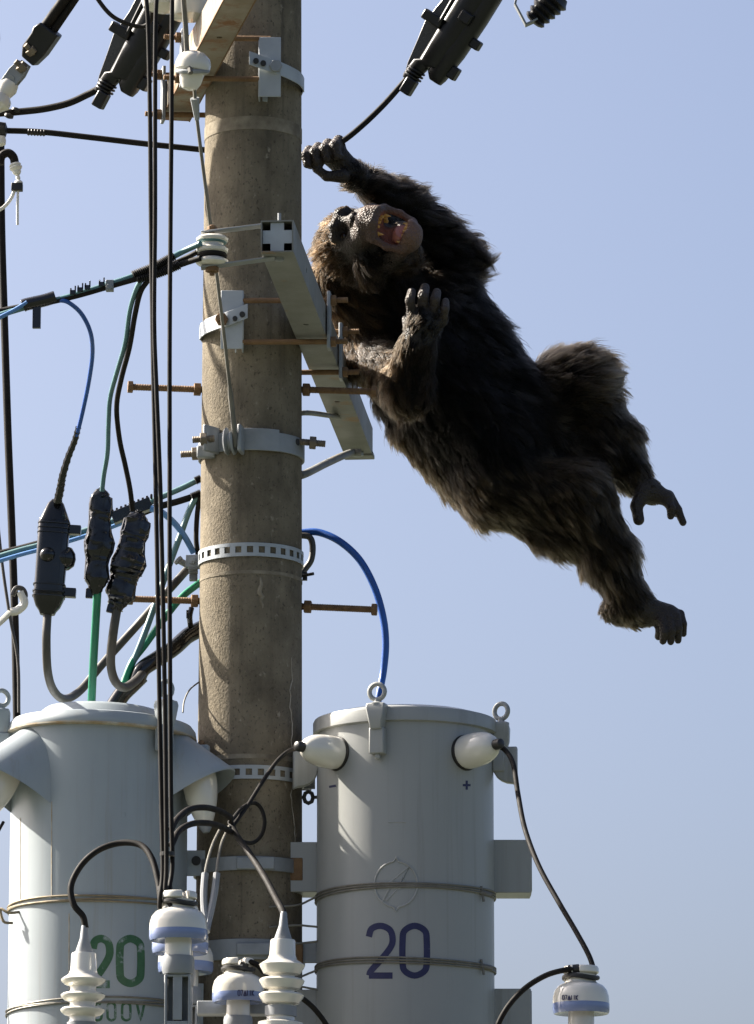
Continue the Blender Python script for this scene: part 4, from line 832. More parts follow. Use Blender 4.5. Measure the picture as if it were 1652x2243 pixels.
# ------------------------------------------------------------------ dead-end insulating covers
def cover(label, tip, top, Y0, Y1, rot):
    a = P(*tip, Y0); b = P(*top, Y1); ax = (b - a).normalized(); tv = -FW
    ex = ax.cross(tv).normalized(); ex = ex if ex.x > 0 else -ex                    # towards the right of the picture
    ez = ex.cross(ax); ez = ez if ez.dot(tv) > 0 else -ez
    ex, ez = ex * cos(rot) + ez * sin(rot), ez * cos(rot) - ex * sin(rot)
    t = thing('line_cover', a, label, 'line cover', 'black dead-end line covers'); k = sc(Y0)
    def plate(poly, d0, d1, nm, m='cover', bev=.002, parent=t):
        MB().prism([(x * k, y * k) for x, y in poly], a, ex, ax, ez, d0 * k, d1 * k).build(nm, m, parent, bev)
    # broad flat flange, then the rounded dark body in front of it and stepped nose
    plate([(-4, -2), (-16, 34), (-24, 86), (-32, 132), (-24, 190), (-24, 300), (30, 300), (24, 120), (16, 40), (10, 0)], -9, -4, 'flange', 'flange')
    sec = [(2, 12, 8, 8), (10, 17, 14, 11), (50, 20, 18, 18), (58, 26, 26, 36), (130, 32, 32, 42), (300, 34, 34, 44)]
    v = []; n = 16
    for h, hw, dep, ox in sec:
        for i in range(n):
            an = 2 * pi * i / n; c_, s_ = cos(an), sin(an); c_ = math.copysign(abs(c_) ** .6, c_); s_ = math.copysign(abs(s_) ** .6, s_)
            v.append(a + ax * h * k + ex * (hw * c_ + ox) * k + ez * (dep * s_ * .8 + 4) * k)
    f = [(i * n + j, i * n + (j + 1) % n, (i + 1) * n + (j + 1) % n, (i + 1) * n + j) for i in range(len(sec) - 1) for j in range(n)] + [tuple(range(n))[::-1], tuple(range((len(sec) - 1) * n, len(sec) * n))]
    MB().add(v, f).build('shell', 'cover', t, .002)
    v = []
    sec = [(30, 14, 12, 66), (44, 22, 20, 62), (110, 26, 26, 66), (200, 26, 26, 70), (300, 26, 26, 70)]
    for h, hw, dep, ox in sec:
        for i in range(n):
            an = 2 * pi * i / n; c_, s_ = cos(an), sin(an); c_ = math.copysign(abs(c_) ** .6, c_); s_ = math.copysign(abs(s_) ** .6, s_)
            v.append(a + ax * h * k + ex * (hw * c_ + ox) * k + ez * (dep * s_) * k)
    f = [(i * n + j, i * n + (j + 1) % n, (i + 1) * n + (j + 1) % n, (i + 1) * n + j) for i in range(len(sec) - 1) for j in range(n)] + [tuple(range(n))[::-1], tuple(range((len(sec) - 1) * n, len(sec) * n))]
    MB().add(v, f).build('side_shell', 'cover', t, .002)
    for i, (x_, h_, w_, l_, dd) in enumerate(((24, -8, 26, 38, 14), (92, 70, 22, 30, 0), (100, 150, 26, 22, 0), (-8, 148, 52, 24, 20), (60, 190, 30, 26, 30))):
        mb = MB(); mb.box(a + ex * x_ * k + ax * h_ * k + ez * dd * k, w_ * k, l_ * k, 26 * k, (ex, ax, ez)); mb.build('latch_tab', 'cover', t, .004)
    mb = MB(); mb.tube([a + ax * 290 * k + ex * 44 * k, a + ax * 1500 * k + ex * 44 * k], 9 * k, 12); mb.build('line_conductor', 'cablek', t)
    for i in range(3):
        mb = MB(); mb.tube([a + ax * (14 + 8 * i) * k + ex * (16 + 20 * cos(q)) * k + ez * (20 * sin(q) + 4) * k for q in np.linspace(0, 2 * pi, 16, endpoint=False)], 2.6 * k, 6, closed=True); mb.build('nose_rib', 'cover', t)
    mb = MB(); mb.tube([a + ax * 60 * k + ex * -18 * k - ez * 11 * k, a + ax * 140 * k + ex * -27 * k - ez * 11 * k], 3.5 * k, 6); mb.tube([a + ax * 150 * k + ex * 14 * k + ez * 34 * k, a + ax * 290 * k + ex * 10 * k + ez * 36 * k], 5 * k, 6); mb.build('moulded_rib', 'cover', t)
    return t
cover('black dead-end line cover above the chimpanzee, feeding the gripped cable', (886, 172), (1030, -62), .2, .1, .30)
cover('black dead-end line cover behind the vertical cables beside the upper arm', (212, 202), (340, -40), .16, .06, .30)
cable('jumper_cable', 'thin black wire drooping across the line cover beside the upper arm', [(195, -40, -.1), (216, 0, -.1), (245, 34, -.1), (280, 52, -.1), (312, 58, -.1), (330, 46, -.12), (334, 20, -.15)], 5, 'cablek')
t = thing('pin_insulator', P(352, 10, -.3), 'cream double insulator above the rust-streaked upper arm', 'insulator')
k = sc(-.3); mb = MB(); b = P(358, 26, -.3); mb.lathe([(10 * k, 0), (26 * k, 2 * k), (44 * k, 10 * k), (50 * k, 26 * k), (46 * k, 60 * k), (20 * k, 70 * k)], b, (0, 0, 1), 32); mb.build('bell', 'porc', t)
mb = MB(); b = P(415, 40, -.35); mb.lathe([(10 * k, 0), (40 * k, 2 * k), (44 * k, 8 * k), (44 * k, 60 * k), (20 * k, 70 * k)], b, (0, 0, 1), 32); mb.build('body', 'porc', t)
# ribbed insulator top right
t = thing('ribbed_insulator', P(1190, 20, .2), 'small black ribbed insulator with bent steel strap in open sky', 'insulator')
a = P(1166, 50, .2); b = P(1222, -12, .18); ax = b - a; L = ax.length; pr = [(.006, 0), (.018, .002)]
for i in range(5):
    h0 = .006 + i * .017; pr += [(.026 + .003 * i, h0), (.030 + .003 * i, h0 + .006), (.024 + .003 * i, h0 + .013)]
pr += [(.03, .098), (.01, .10)]
mb = MB(); mb.lathe(pr, a, ax, 28); mb.build('ribbed_body', 'cover', t)
mb = MB(); pts = dpts([(1176, 44, .18), (1152, 55, .18), (1128, 10, .18), (1134, -16, .18)])
for i in range(3):
    d_ = (pts[i + 1] - pts[i]); l_ = d_.length; d_ = d_.normalized(); e_ = Vector((0, 1, 0)); mb.box((pts[i] + pts[i + 1]) / 2, l_ + .004, .022, .005, (d_, e_, d_.cross(e_)))
mb.build('bent_strap', 'galv', t, .001)
mb = MB(); mb.cyl(P(1218, -4, .18), P(1238, 2, .18), .008, n=10); mb.build('end_bolt', 'galv', t)
mb = MB(); q0 = P(1214, -6, .18); mb.cyl(q0, q0 + (b - a).normalized() * 1.2, .009, n=10); mb.build('support_rod', 'galv', t)

# ------------------------------------------------------------------ the chimpanzee (distance field -> one continuous body)
YCH = .42
TW = -FW
def A3(v): return np.array(v, dtype=np.float64)
def Q(dx, dy, q=0.): return A3(P(dx, dy, YCH + q))
PR = []          # primitives: dict(kind, ..., k, fur, flow, lift, col, skin)
BLK = (.0065, .0057, .0050); BRN = (.0165, .0105, .0058); LEG = (.0260, .0198, .0132); ARMC = (.0080, .0064, .0050); FAR = (.0150, .0102, .0062); BEL_LIT = (.030, .021, .012)  # last tone is paler to carry the backlit belly edge
SKD = (.026, .0185, .0138); SKH = (.046, .034, .027); SKM = (.085, .053, .038); SKF = (.018, .013, .010)
def cone(a, b, r0, r1, k=.03, fur=.05, flow=None, lift=.45, col=BLK, skin=SKF, px=True, sub=False):
    f = PX if px else 1.
    a = A3(a); b = A3(b); fl = (b - a) if flow is None else A3(flow); n = np.linalg.norm(fl); fl = fl / n if n > 1e-9 else A3((1, 0, -1)) / 1.414
    PR.append(dict(t='c', a=a, b=b, r0=r0 * f, r1=r1 * f, k=k, fur=fur, flow=fl, lift=lift, col=col, skin=skin, sub=sub))
def ell(c, r, ax, k=.03, fur=.04, flow=(1, 0, -1), lift=.45, col=BLK, skin=SKF, sub=False):
    fl = A3(flow); fl = fl / np.linalg.norm(fl)
    PR.append(dict(t='e', c=A3(c), r=A3(r), m=np.array(ax), k=k, fur=fur, flow=fl, lift=lift, col=col, skin=skin, sub=sub))
TOR = A3((.62, 0, -.78))
# torso: two flanks, chest, belly, pelvis
cone(Q(985, 700, .03), Q(1128, 915, .03), 86, 88, .05, .055, TOR + A3((.5, 0, .3)), .55, BLK)
cone(Q(893, 842, .02), Q(1040, 1000, .02), 82, 86, .05, .050, TOR + A3((-.2, 0, -.3)), .35, BLK)
cone(Q(935, 770, -.02), Q(1090, 975, -.03), 90, 95, .06, .05, TOR, .35, BLK)
cone(Q(1100, 975, .02), Q(1165, 1000, .03), 100, 82, .05, .05, TOR, .35, BLK)
cone(Q(905, 945, .04), Q(1065, 1090, .04), 42, 50, .05, .045, TOR + A3((-.1, 0, -.4)), .38, BEL_LIT)  # backlight along the belly edge put into a paler fur colour
# neck and shoulders, with an added bulk that blocks the sun
cone(Q(800, 575, -.10), Q(915, 735, 0), 66, 90, .05, .055, A3((.55, -.2, -.8)), .35, (.0055, .0038, .0025))  # shade under the chin put into a darker fur colour
cone(Q(748, 610, -.08), Q(838, 765, .0), 58, 60, .05, .06, A3((.4, -.3, -.9)), .35, BRN)
cone(Q(800, 560, -.02), Q(905, 680, .03), 60, 64, .05, .05, A3((.5, 0, -.7)), .4, (.0055, .0038, .0025))  # nape bulk added behind the head to keep sun off the chest
# arm holding the cable: shoulder -> elbow -> wrist (hair runs to the elbow)
cone(Q(945, 700, .02), Q(992, 580, .04), 72, 54, .04, .060, A3((.75, 0, .1)), .6, ARMC)
cone(Q(878, 450, -.06), Q(994, 566, .03), 42, 50, .03, .060, A3((.85, 0, .15)), .55, ARMC)
cone(Q(776, 386, -.18), Q(880, 450, -.06), 27, 42, .03, .045, A3((.8, 0, .2)), .45, ARMC)
# fist round the cable
yh = .20 - YCH
cone(Q(776, 386, -.18), Q(742, 340, yh + .015), 26, 23, .02, .012, A3((-.5, 0, .8)), .3, ARMC, SKD)
cone(Q(772, 380, -.18), Q(716, 342, yh + .02), 22, 17, .02, 0, None, .3, ARMC, SKD)
for i, (x, y, r) in enumerate(((740, 310, 15), (717, 317, 14.5), (695, 324, 13.5), (675, 330, 12))):
    cone(Q(x + 8, y + 24, yh + .022), Q(x + 2, y - 2, yh + .012), r * .9, r * .88, .003, .012 if i == 0 else 0, None, .4, ARMC, SKD)
    cone(Q(x + 2, y - 2, yh + .012), Q(x - 6, y + 10, yh - .020), r * .84, r * .9, .002, 0, None, .4, ARMC, SKH)
    cone(Q(x - 6, y + 10, yh - .020), Q(x - 2, y + 30, yh - .022), r * .88, r * .74, .002, 0, None, .4, ARMC, SKH)
    cone(Q(x - 2, y + 30, yh - .022), Q(x + 6, y + 34, yh - .004), r * .74, r * .6, .002, 0, None, .4, ARMC, SKD)
cone(Q(752, 386, yh), Q(716, 386, yh - .012), 16, 11, .01, 0, None, .3, ARMC, SKD)
cone(Q(716, 386, yh - .012), Q(694, 370, yh - .015), 11, 9.5, .005, 0, None, .3, ARMC, SKD)
cone(Q(694, 370, yh - .015), Q(704, 356, yh - .012), 9.5, 8, .004, 0, None, .3, ARMC, SKD)
# near arm: shoulder -> elbow -> raised hand
ye = -.30
cone(Q(815, 778, -.02), Q(893, 852, ye + .05), 60, 47, .04, .05, A3((.5, -.4, -.8)), .4, FAR)
cone(Q(893, 852, ye + .05), Q(913, 762, ye - .01), 47, 36, .03, .04, A3((-.35, 0, -.8)), .35, FAR)
cone(Q(913, 762, ye - .01), Q(926, 712, ye - .03), 36, 37, .025, .030, A3((-.2, 0, -.9)), .35, (.008, .006, .004), SKD)
fing = (((903, 690), (898, 658), (902, 639), 11.2), ((926, 686), (927, 648), (931, 630), 12.6), ((950, 690), (953, 656), (957, 640), 11.8), ((970, 704), (975, 676), (976, 660), 10))
for (b0, b1, b2, r) in fing:
    cone(Q(916, 738, ye - .020), Q(b0[0], b0[1], ye - .036), 24, r * 1.12, .010, .018, A3((-.2, 0, -.9)), .3, (.008, .006, .004), SKD)
for (b0, b1, b2, r) in fing:
    cone(Q(b0[0], b0[1], ye - .036), Q(b1[0], b1[1], ye - .060), r * 1.08, r * .90, .0022, 0, None, .3, ARMC, SKH)
    cone(Q(b1[0], b1[1], ye - .060), Q(b2[0], b2[1], ye - .040), r * 1.0, r * .84, .0022, 0, None, .3, ARMC, SKH)
cone(Q(900, 730, ye), Q(892, 700, ye + .02), 16, 12, .01, 0, None, .3, ARMC, SKD)
# far leg
cone(Q(1170, 960, .06), Q(1262, 850, .04), 90, 72, .05, .055, A3((.55, 0, .25)), .5, LEG)
cone(Q(1225, 845, .05), Q(1285, 850, .03), 64, 68, .04, .055, A3((.7, 0, .2)), .5, LEG)
cone(Q(1270, 862, .04), Q(1340, 968, .03), 70, 55, .03, .05, A3((.6, 0, -.6)), .48, LEG)
cone(Q(1340, 968, .03), Q(1380, 1038, .02), 53, 36, .03, .045, A3((.5, 0, -.7)), .48, LEG)
cone(Q(1382, 1040, .02), Q(1422, 1076, .01), 34, 27, .02, .016, A3((.7, 0, -.6)), .35, LEG, SKD)
cone(Q(1422, 1076, .01), Q(1458, 1090, .0), 27, 18, .014, .008, A3((.7, 0, -.6)), .35, LEG, SKD)
cone(Q(1408, 1082, -.005), Q(1394, 1108, -.015), 21, 14, .012, 0, None, .3, LEG, SKD)
cone(Q(1394, 1108, -.015), Q(1399, 1138, -.02), 13.5, 13, .006, 0, None, .3, LEG, SKD)
cone(Q(1458, 1088, .0), Q(1470, 1112, -.01), 14, 10, .008, 0, None, .3, LEG, SKD)
cone(Q(1470, 1112, -.01), Q(1469, 1130, .0), 10, 8.5, .005, 0, None, .3, LEG, SKD)
cone(Q(1464, 1086, .012), Q(1484, 1116, .008), 14, 10, .006, 0, None, .3, LEG, SKD)
cone(Q(1484, 1116, .008), Q(1496, 1144, .012), 10, 8.5, .005, 0, None, .3, LEG, SKD)
cone(Q(1456, 1092, .02), Q(1480, 1124, .03), 13, 9, .006, 0, None, .3, LEG, SKD)
cone(Q(1215, 985, .03), Q(1296, 1012, .0), 46, 40, .04, .045, A3((.7, 0, -.6)), .4, LEG)
# near leg
cone(Q(1090, 1066, -.02), Q(1255, 1086, -.08), 84, 72, .05, .05, A3((.8, -.2, -.45)), .4, LEG)
cone(Q(1150, 1100, .0), Q(1232, 1160, -.03), 58, 54, .05, .055, A3((.5, 0, -.85)), .5, LEG)
cone(Q(1262, 1090, -.08), Q(1330, 1215, -.05), 72, 55, .04, .05, A3((.55, 0, -.8)), .4, LEG)
cone(Q(1330, 1215, -.05), Q(1380, 1318, -.03), 54, 38, .03, .05, A3((.45, 0, -.85)), .4, LEG)
cone(Q(1345, 1335, -.02), Q(1400, 1334, -.03), 30, 36, .025, .02, A3((.3, 0, -.9)), .4, LEG, SKD)
cone(Q(1400, 1336, -.03), Q(1462, 1348, -.04), 34, 27, .02, .012, A3((.9, 0, -.2)), .25, LEG, SKD)
for i, (x, y, x2, y2, q, r) in enumerate(((1452, 1364, 1452, 1404, -.075, 9.6), (1467, 1356, 1469, 1405, -.070, 9.8), (1481, 1349, 1485, 1402, -.058, 9.6), (1490, 1344, 1497, 1388, -.040, 8.8), (1443, 1368, 1442, 1394, -.045, 10))):
    cone(Q(1440 + i * 6, 1346, -.045), Q(x, y, q), 18, r * 1.1, .008, 0, None, .3, LEG, SKD)
    cone(Q(x, y, q), Q((x + x2) / 2 + 3, (y + y2) / 2, q - .012), r * 1.08, r, .0025, 0, None, .3, LEG, SKD)
    cone(Q((x + x2) / 2 + 3, (y + y2) / 2, q - .012), Q(x2, y2, q), r, r * .85, .0025, 0, None, .3, LEG, SKD)
# head: f forward (out of the face), u to the crown, l to the far side of the face
def cs(v): return A3(RT) * v[0] + A3(UP) * v[1] + A3(TW) * v[2]
uu = cs((-.93, .20, -.30)); uu /= np.linalg.norm(uu)
ll = cs((.40, .80, -.42)); ll -= uu * ll.dot(uu); ll /= np.linalg.norm(ll)
ff = np.cross(ll, uu); ff = ff if ff.dot(A3(TW)) > 0 else -ff
HC = Q(784, 530, -.19); HS = 1.10
HAX = np.array([ff, uu, ll])
def hp(f, u, l): return HC + (ff * f + uu * u + ll * l) * HS
def hcone(a, b, r0, r1, k=.012, **kw): cone(hp(*a), hp(*b), r0 * HS, r1 * HS, k, px=False, **kw)
_ell = ell
def ell(c, r, ax, *a, **kw): _ell(c, A3(r) * HS, ax, *a, **kw)
HB = dict(fur=.040, lift=.42, col=BRN)
ell(hp(-.032, .020, 0), (.092, .080, .074), HAX, .03, flow=uu - ff * .6, **HB)
ell(hp(.035, -.015, 0), (.052, .060, .062), HAX, .02, fur=0, skin=SKF)
for s_ in (-1, 1):
    hcone((.060, .033, s_ * .040), (.072, .038, s_ * .018), .010, .0115, .012, fur=.010, flow=uu, col=BRN, skin=SKD)
    hcone((.020, -.045, s_ * .058), (-.02, -.05, s_ * .060), .030, .034, .02, fur=.032, flow=-uu * .5 - ff * 1.0, lift=.4, col=(.0075, .005, .003))
    hcone((.062, -.022, s_ * .034), (.088, -.040, s_ * .030), .022, .02, .015, fur=0, skin=SKD)
    hcone((.118, -.062, s_ * .016), (.096, -.066, s_ * .041), .0125, .011, .008, fur=0, skin=SKM)
    hcone((.005, -.082, s_ * .046), (.060, -.136, s_ * .025), .022, .015, .012, fur=0, skin=SKD)
    hcone((.096, -.066, s_ * .041), (.080, -.100, s_ * .047), .0095, .0075, .008, fur=0, skin=(.085, .045, .033)); hcone((.080, -.100, s_ * .047), (.068, -.132, s_ * .038), .0075, .009, .008, fur=0, skin=(.10, .05, .036))
    hcone((.092, -.138, s_ * .014), (.068, -.130, s_ * .038), .0105, .009, .008, fur=0, skin=SKM)
hcone((.074, .038, -.018), (.074, .038, .018), .011, .011, .012, fur=.010, flow=uu, col=BRN, skin=SKD)
ell(hp(.088, -.042, 0), (.044, .032, .040), HAX, .018, fur=0, skin=SKM)
hcone((.118, -.062, -.016), (.118, -.062, .016), .0125, .0125, .008, fur=0, skin=SKM)
ell(hp(.092, -.006, 0), (.015, .011, .019), HAX, .008, fur=0, skin=SKD)
hcone((.072, .030, 0), (.090, -.004, 0), .010, .011, .012, fur=0, skin=SKD)
ell(hp(.066, -.148, 0), (.031, .017, .032), HAX, .012, fur=0, skin=SKM)
hcone((.092, -.138, -.014), (.092, -.138, .014), .0105, .0105, .008, fur=0, skin=SKM)
ell(hp(.0, -.095, 0), (.060, .040, .050), HAX, .03, fur=.045, flow=-uu - ff * .4, lift=.4, col=BRN)
# ear on the near side
ell(hp(-.050, -.012, -.078), (.015, .022, .008), HAX, .012, fur=.008, flow=-ff, col=BRN, skin=SKF)
# carve: mouth, eye hollows, nostrils
MOUTH = hp(.090, -.100, 0)
ell(MOUTH, (.046, .036, .037), HAX, .005, sub=True)
for s_ in (-1, 1):
    ell(hp(.082, .014, s_ * .031), (.020, .012, .017), HAX, .006, sub=True)
    ell(hp(.106, -.011, s_ * .0085), (.008, .004, .0052), HAX, .003, sub=True)

def dist(p, X):
    if p['t'] == 'c':
        ab = p['b'] - p['a']; L2 = max(ab.dot(ab), 1e-12); d = X - p['a']
        t = np.clip((d @ ab) / L2, 0, 1)
        return np.sqrt((((d - t[..., None] * ab)) ** 2).sum(-1)) - (p['r0'] + (p['r1'] - p['r0']) * t)
    q = (X - p['c']) @ p['m'].T; k0 = np.sqrt(((q / p['r']) ** 2).sum(-1)); k1 = np.sqrt(((q / p['r'] ** 2) ** 2).sum(-1)) + 1e-9
    return k0 * (k0 - 1) / k1
def bounds(p):
    if p['t'] == 'c':
        r = max(p['r0'], p['r1']); return np.minimum(p['a'], p['b']) - r, np.maximum(p['a'], p['b']) + r
    r = p['r'].max(); return p['c'] - r, p['c'] + r
hstep = .0036
lo = np.min([bounds(p)[0] for p in PR if not p['sub']], 0) - .03; hi = np.max([bounds(p)[1] for p in PR if not p['sub']], 0) + .03
dims = np.ceil((hi - lo) / hstep).astype(int) + 1
F = np.full(dims, .2, np.float32)
axs = [lo[i] + hstep * np.arange(dims[i]) for i in range(3)]
for p in PR:
    b0, b1 = bounds(p); m_ = p['k'] + .012
    i0 = np.maximum(((b0 - m_ - lo) / hstep).astype(int), 0); i1 = np.minimum(((b1 + m_ - lo) / hstep).astype(int) + 2, dims)
    X = np.stack(np.meshgrid(*[axs[i][i0[i]:i1[i]] for i in range(3)], indexing='ij'), -1)
    d = dist(p, X); sl_ = tuple(slice(i0[i], i1[i]) for i in range(3)); f0 = F[sl_]
    if p['sub']:
        a_, b_ = -f0, d; h_ = np.maximum(p['k'] - np.abs(a_ - b_), 0) / p['k']; F[sl_] = -(np.minimum(a_, b_) - h_ * h_ * p['k'] / 4)
    else:
        h_ = np.maximum(p['k'] - np.abs(f0 - d), 0) / p['k']; F[sl_] = np.minimum(f0, d) - h_ * h_ * p['k'] / 4
# surface nets
ins = F < 0
c8 = [(i, j, k) for i in (0, 1) for j in (0, 1) for k in (0, 1)]
nx_, ny_, nz_ = dims
cut = lambda A, c: A[c[0]:nx_ - 1 + c[0], c[1]:ny_ - 1 + c[1], c[2]:nz_ - 1 + c[2]]
cnt = sum(cut(ins, c).astype(np.int8) for c in c8)
act = (cnt > 0) & (cnt < 8)
idx = np.argwhere(act); vid = np.full(act.shape, -1, np.int64); vid[act] = np.arange(len(idx))
val = {c: F[idx[:, 0] + c[0], idx[:, 1] + c[1], idx[:, 2] + c[2]] for c in c8}
acc = np.zeros((len(idx), 3)); num = np.zeros(len(idx))
for c in c8:
    for ax_ in range(3):
        if c[ax_]: continue
        e = list(c); e[ax_] = 1; e = tuple(e); a_, b_ = val[c], val[e]; mk = (a_ < 0) != (b_ < 0)
        t_ = np.where(mk, a_ / np.where(mk, a_ - b_, 1), 0); pt = np.tile(np.array(c, float), (len(idx), 1)); pt[:, ax_] += t_
        acc += pt * mk[:, None]; num += mk
V = lo + (idx + acc / num[:, None]) * hstep
faces = []
for ax_ in range(3):
    o1, o2 = [(1, 2), (2, 0), (0, 1)][ax_]
    sh = list(dims); sh[ax_] -= 1
    sa = [slice(1, -1)] * 3; sb = [slice(1, -1)] * 3; sa[ax_] = slice(0, dims[ax_] - 1); sb[ax_] = slice(1, dims[ax_])
    A_ = ins[tuple(sa)]; B_ = ins[tuple(sb)]
    e = np.argwhere(A_ != B_); flip = A_[tuple(e.T)]
    g_ = e.copy(); off = [1, 1, 1]; off[ax_] = 0; g_ += np.array(off)
    q_ = []
    for da, db in ((1, 1), (0, 1), (0, 0), (1, 0)):
        c = g_.copy(); c[:, o1] -= da; c[:, o2] -= db; q_.append(vid[tuple(c.T)])
    q_ = np.stack(q_, 1); q_[~flip] = q_[~flip][:, ::-1]; faces.append(q_)
FQ = np.concatenate(faces); FQ = FQ[(FQ >= 0).all(1)]
# surface normals from the field
def grad(X):
    g_ = (X - lo) / hstep; i0 = np.clip(np.floor(g_).astype(int), 1, dims - 3); out = np.zeros_like(X)
    fr = g_ - i0
    def samp(di):
        r = 0
        for c in c8:
            w_ = np.prod([np.where(c[j], fr[:, j], 1 - fr[:, j]) for j in range(3)], 0); r = r + w_ * F[i0[:, 0] + c[0] + di[0], i0[:, 1] + c[1] + di[1], i0[:, 2] + c[2] + di[2]]
        return r
    for j in range(3):
        e = [0, 0, 0]; e[j] = 1; m_ = [0, 0, 0]; m_[j] = -1; out[:, j] = samp(e) - samp(m_)
    return out / (np.linalg.norm(out, axis=1, keepdims=True) + 1e-9)
def blend(X):
    """mix of the surrounding body regions' fur and skin"""
    W = 0; fur = 0; flow = 0; lift = 0; col = 0; skin = 0
    for p in PR:
        if p['sub']: continue
        d = dist(p, X); w_ = np.exp(-np.clip(d + .0, -.02, .3) / .009); W = W + w_
        fur = fur + w_ * p['fur']; flow = flow + w_[:, None] * p['flow']; lift = lift + w_ * p['lift']; col = col + w_[:, None] * A3(p['col']); skin = skin + w_[:, None] * A3(p['skin'])
    return fur / W, flow / W[:, None], lift / W, col / W[:, None], skin / W[:, None]
def wob(X, s, seed):
    r = np.random.default_rng(seed); o_ = 0
    for i in range(5):
        kx = r.normal(size=3) * s * (1 + .6 * i); o_ = o_ + np.sin(X @ kx + r.uniform(0, 6)) / (1 + .4 * i)
    return o_ / 2.2
root_p = Q(1110, 1000, 0)
chimp = thing('chimpanzee', Vector(root_p), 'black chimpanzee falling with mouth wide open, one hand gripping the cable', 'chimpanzee')
me = bpy.data.meshes.new('body'); me.vertices.add(len(V)); me.vertices.foreach_set('co', (V - root_p).ravel())
me.loops.add(FQ.size); me.loops.foreach_set('vertex_index', FQ.ravel().astype(np.int32)); me.polygons.add(len(FQ))
me.polygons.foreach_set('loop_start', np.arange(0, FQ.size, 4, dtype=np.int32)); me.update(calc_edges=True); me.validate()
me.polygons.foreach_set('use_smooth', [True] * len(me.polygons))
fur_v, flow_v, lift_v, col_v, skin_v = blend(V)
fm = np.clip(fur_v / .022, 0, 1)[:, None]
cv = skin_v * (1 - fm) + col_v * .9 * fm
# red mouth lining, dark eye hollows
qm = (V - MOUTH) @ HAX.T; inm = .9 * np.exp(-np.clip(np.sqrt(((qm / (A3((.046, .036, .037)) * HS)) ** 2).sum(1)) - 1.0, 0, 9) / .06)[:, None]
cv = cv * (1 - inm) + A3((.30, .10, .065)) * inm
# pinker lower lip and chin
ql = (V - hp(.085, -.135, 0)) @ HAX.T; pk = np.exp(-((ql / .032) ** 2).sum(1))[:, None] * .7; cv = cv * (1 - pk) + A3((.24, .12, .085)) * pk
ca = me.color_attributes.new('tint', 'FLOAT_COLOR', 'POINT'); ca.data.foreach_set('color', np.concatenate([cv, np.ones((len(V), 1))], 1).ravel().astype(np.float32))
sm = bpy.data.materials.new('chimp_skin'); sm.use_nodes = True; n = sm.node_tree.nodes; L_ = sm.node_tree.links; b = n['Principled BSDF']
at = n.new('ShaderNodeAttribute'); at.attribute_name = 'tint'; tc = n.new('ShaderNodeTexCoord')
n1 = n.new('ShaderNodeTexNoise'); n1.inputs['Scale'].default_value = 120; n1.inputs['Detail'].default_value = 6; L_.new(tc.outputs['Object'], n1.inputs['Vector'])
mr = n.new('ShaderNodeMapRange'); mr.inputs['To Min'].default_value = .65; mr.inputs['To Max'].default_value = 1.3; L_.new(n1.outputs['Fac'], mr.inputs['Value'])
mx = n.new('ShaderNodeVectorMath'); mx.operation = 'SCALE'; L_.new(at.outputs['Color'], mx.inputs[0]); L_.new(mr.outputs[0], mx.inputs['Scale']); L_.new(mx.outputs[0], b.inputs['Base Color'])
b.inputs['Roughness'].default_value = .55; b.inputs['Specular IOR Level'].default_value = .35
wv = n.new('ShaderNodeTexVoronoi'); wv.inputs['Scale'].default_value = 190; L_.new(tc.outputs['Object'], wv.inputs['Vector'])
bp = n.new('ShaderNodeBump'); bp.inputs['Strength'].default_value = .85; bp.inputs['Distance'].default_value = .0035; L_.new(wv.outputs['Distance'], bp.inputs['Height']); L_.new(bp.outputs[0], b.inputs['Normal'])
me.materials.append(sm)
bo = bpy.data.objects.new('body', me); COL.objects.link(bo); bo.parent = chimp

# fur
tri = V[FQ]; ar = .5 * np.linalg.norm(np.cross(tri[:, 2] - tri[:, 0], tri[:, 3] - tri[:, 1]), axis=1)
fq_f = fur_v[FQ].mean(1); wgt = ar * (fq_f > .006) * np.clip(fq_f / .03, .5, 1)
NH = 180000; pick = RNG.choice(len(FQ), NH, p=wgt / wgt.sum()); uv = RNG.random((NH, 2))
T_ = tri[pick]; X = (T_[:, 0] * (1 - uv[:, :1]) + T_[:, 1] * uv[:, :1]) * (1 - uv[:, 1:]) + (T_[:, 3] * (1 - uv[:, :1]) + T_[:, 2] * uv[:, :1]) * uv[:, 1:]
fl_, fw_, lf_, cl_, _ = blend(X); Nn = grad(X)
qm_ = np.sqrt(((((X - MOUTH) @ HAX.T) / (A3((.046, .036, .037)) * HS)) ** 2).sum(1)); fx = (X - HC) @ HAX.T / HS
face = (fx[:, 0] > .052) & (fx[:, 1] < .030) & (fx[:, 1] > -.17) & (np.abs(fx[:, 2]) < .044)
keep = (fl_ > .005) & (qm_ > 1.25) & ~face; X, fl_, fw_, lf_, cl_, Nn = [a[keep] for a in (X, fl_, fw_, lf_, cl_, Nn)]; NH = len(X)
def hair_dirs(X, fw_, lf_, Nn, jit, seed):
    d = fw_ + .35 * np.stack([wob(X, 22, seed + i) for i in range(3)], 1)
    t = d - Nn * (d * Nn).sum(1, keepdims=True); t /= np.linalg.norm(t, axis=1, keepdims=True) + 1e-6
    lf2 = np.clip(lf_ + .14 * wob(X, 30, seed + 7), .12, .9)[:, None]
    out = t * (1 - lf2) + Nn * lf2 + RNG.normal(size=X.shape) * jit
    return out / np.linalg.norm(out, axis=1, keepdims=True), t
dr, tg = hair_dirs(X, fw_, lf_, Nn, .10, 40)
ln = .88 * fl_ * np.where(RNG.random(NH) < .12, RNG.uniform(1.1, 1.65, NH), RNG.uniform(.5, 1.15, NH)) * (1 + .25 * wob(X, 26, 90)); K = 6
tt = np.linspace(0, 1, K)
pts = np.zeros((NH, K, 3))
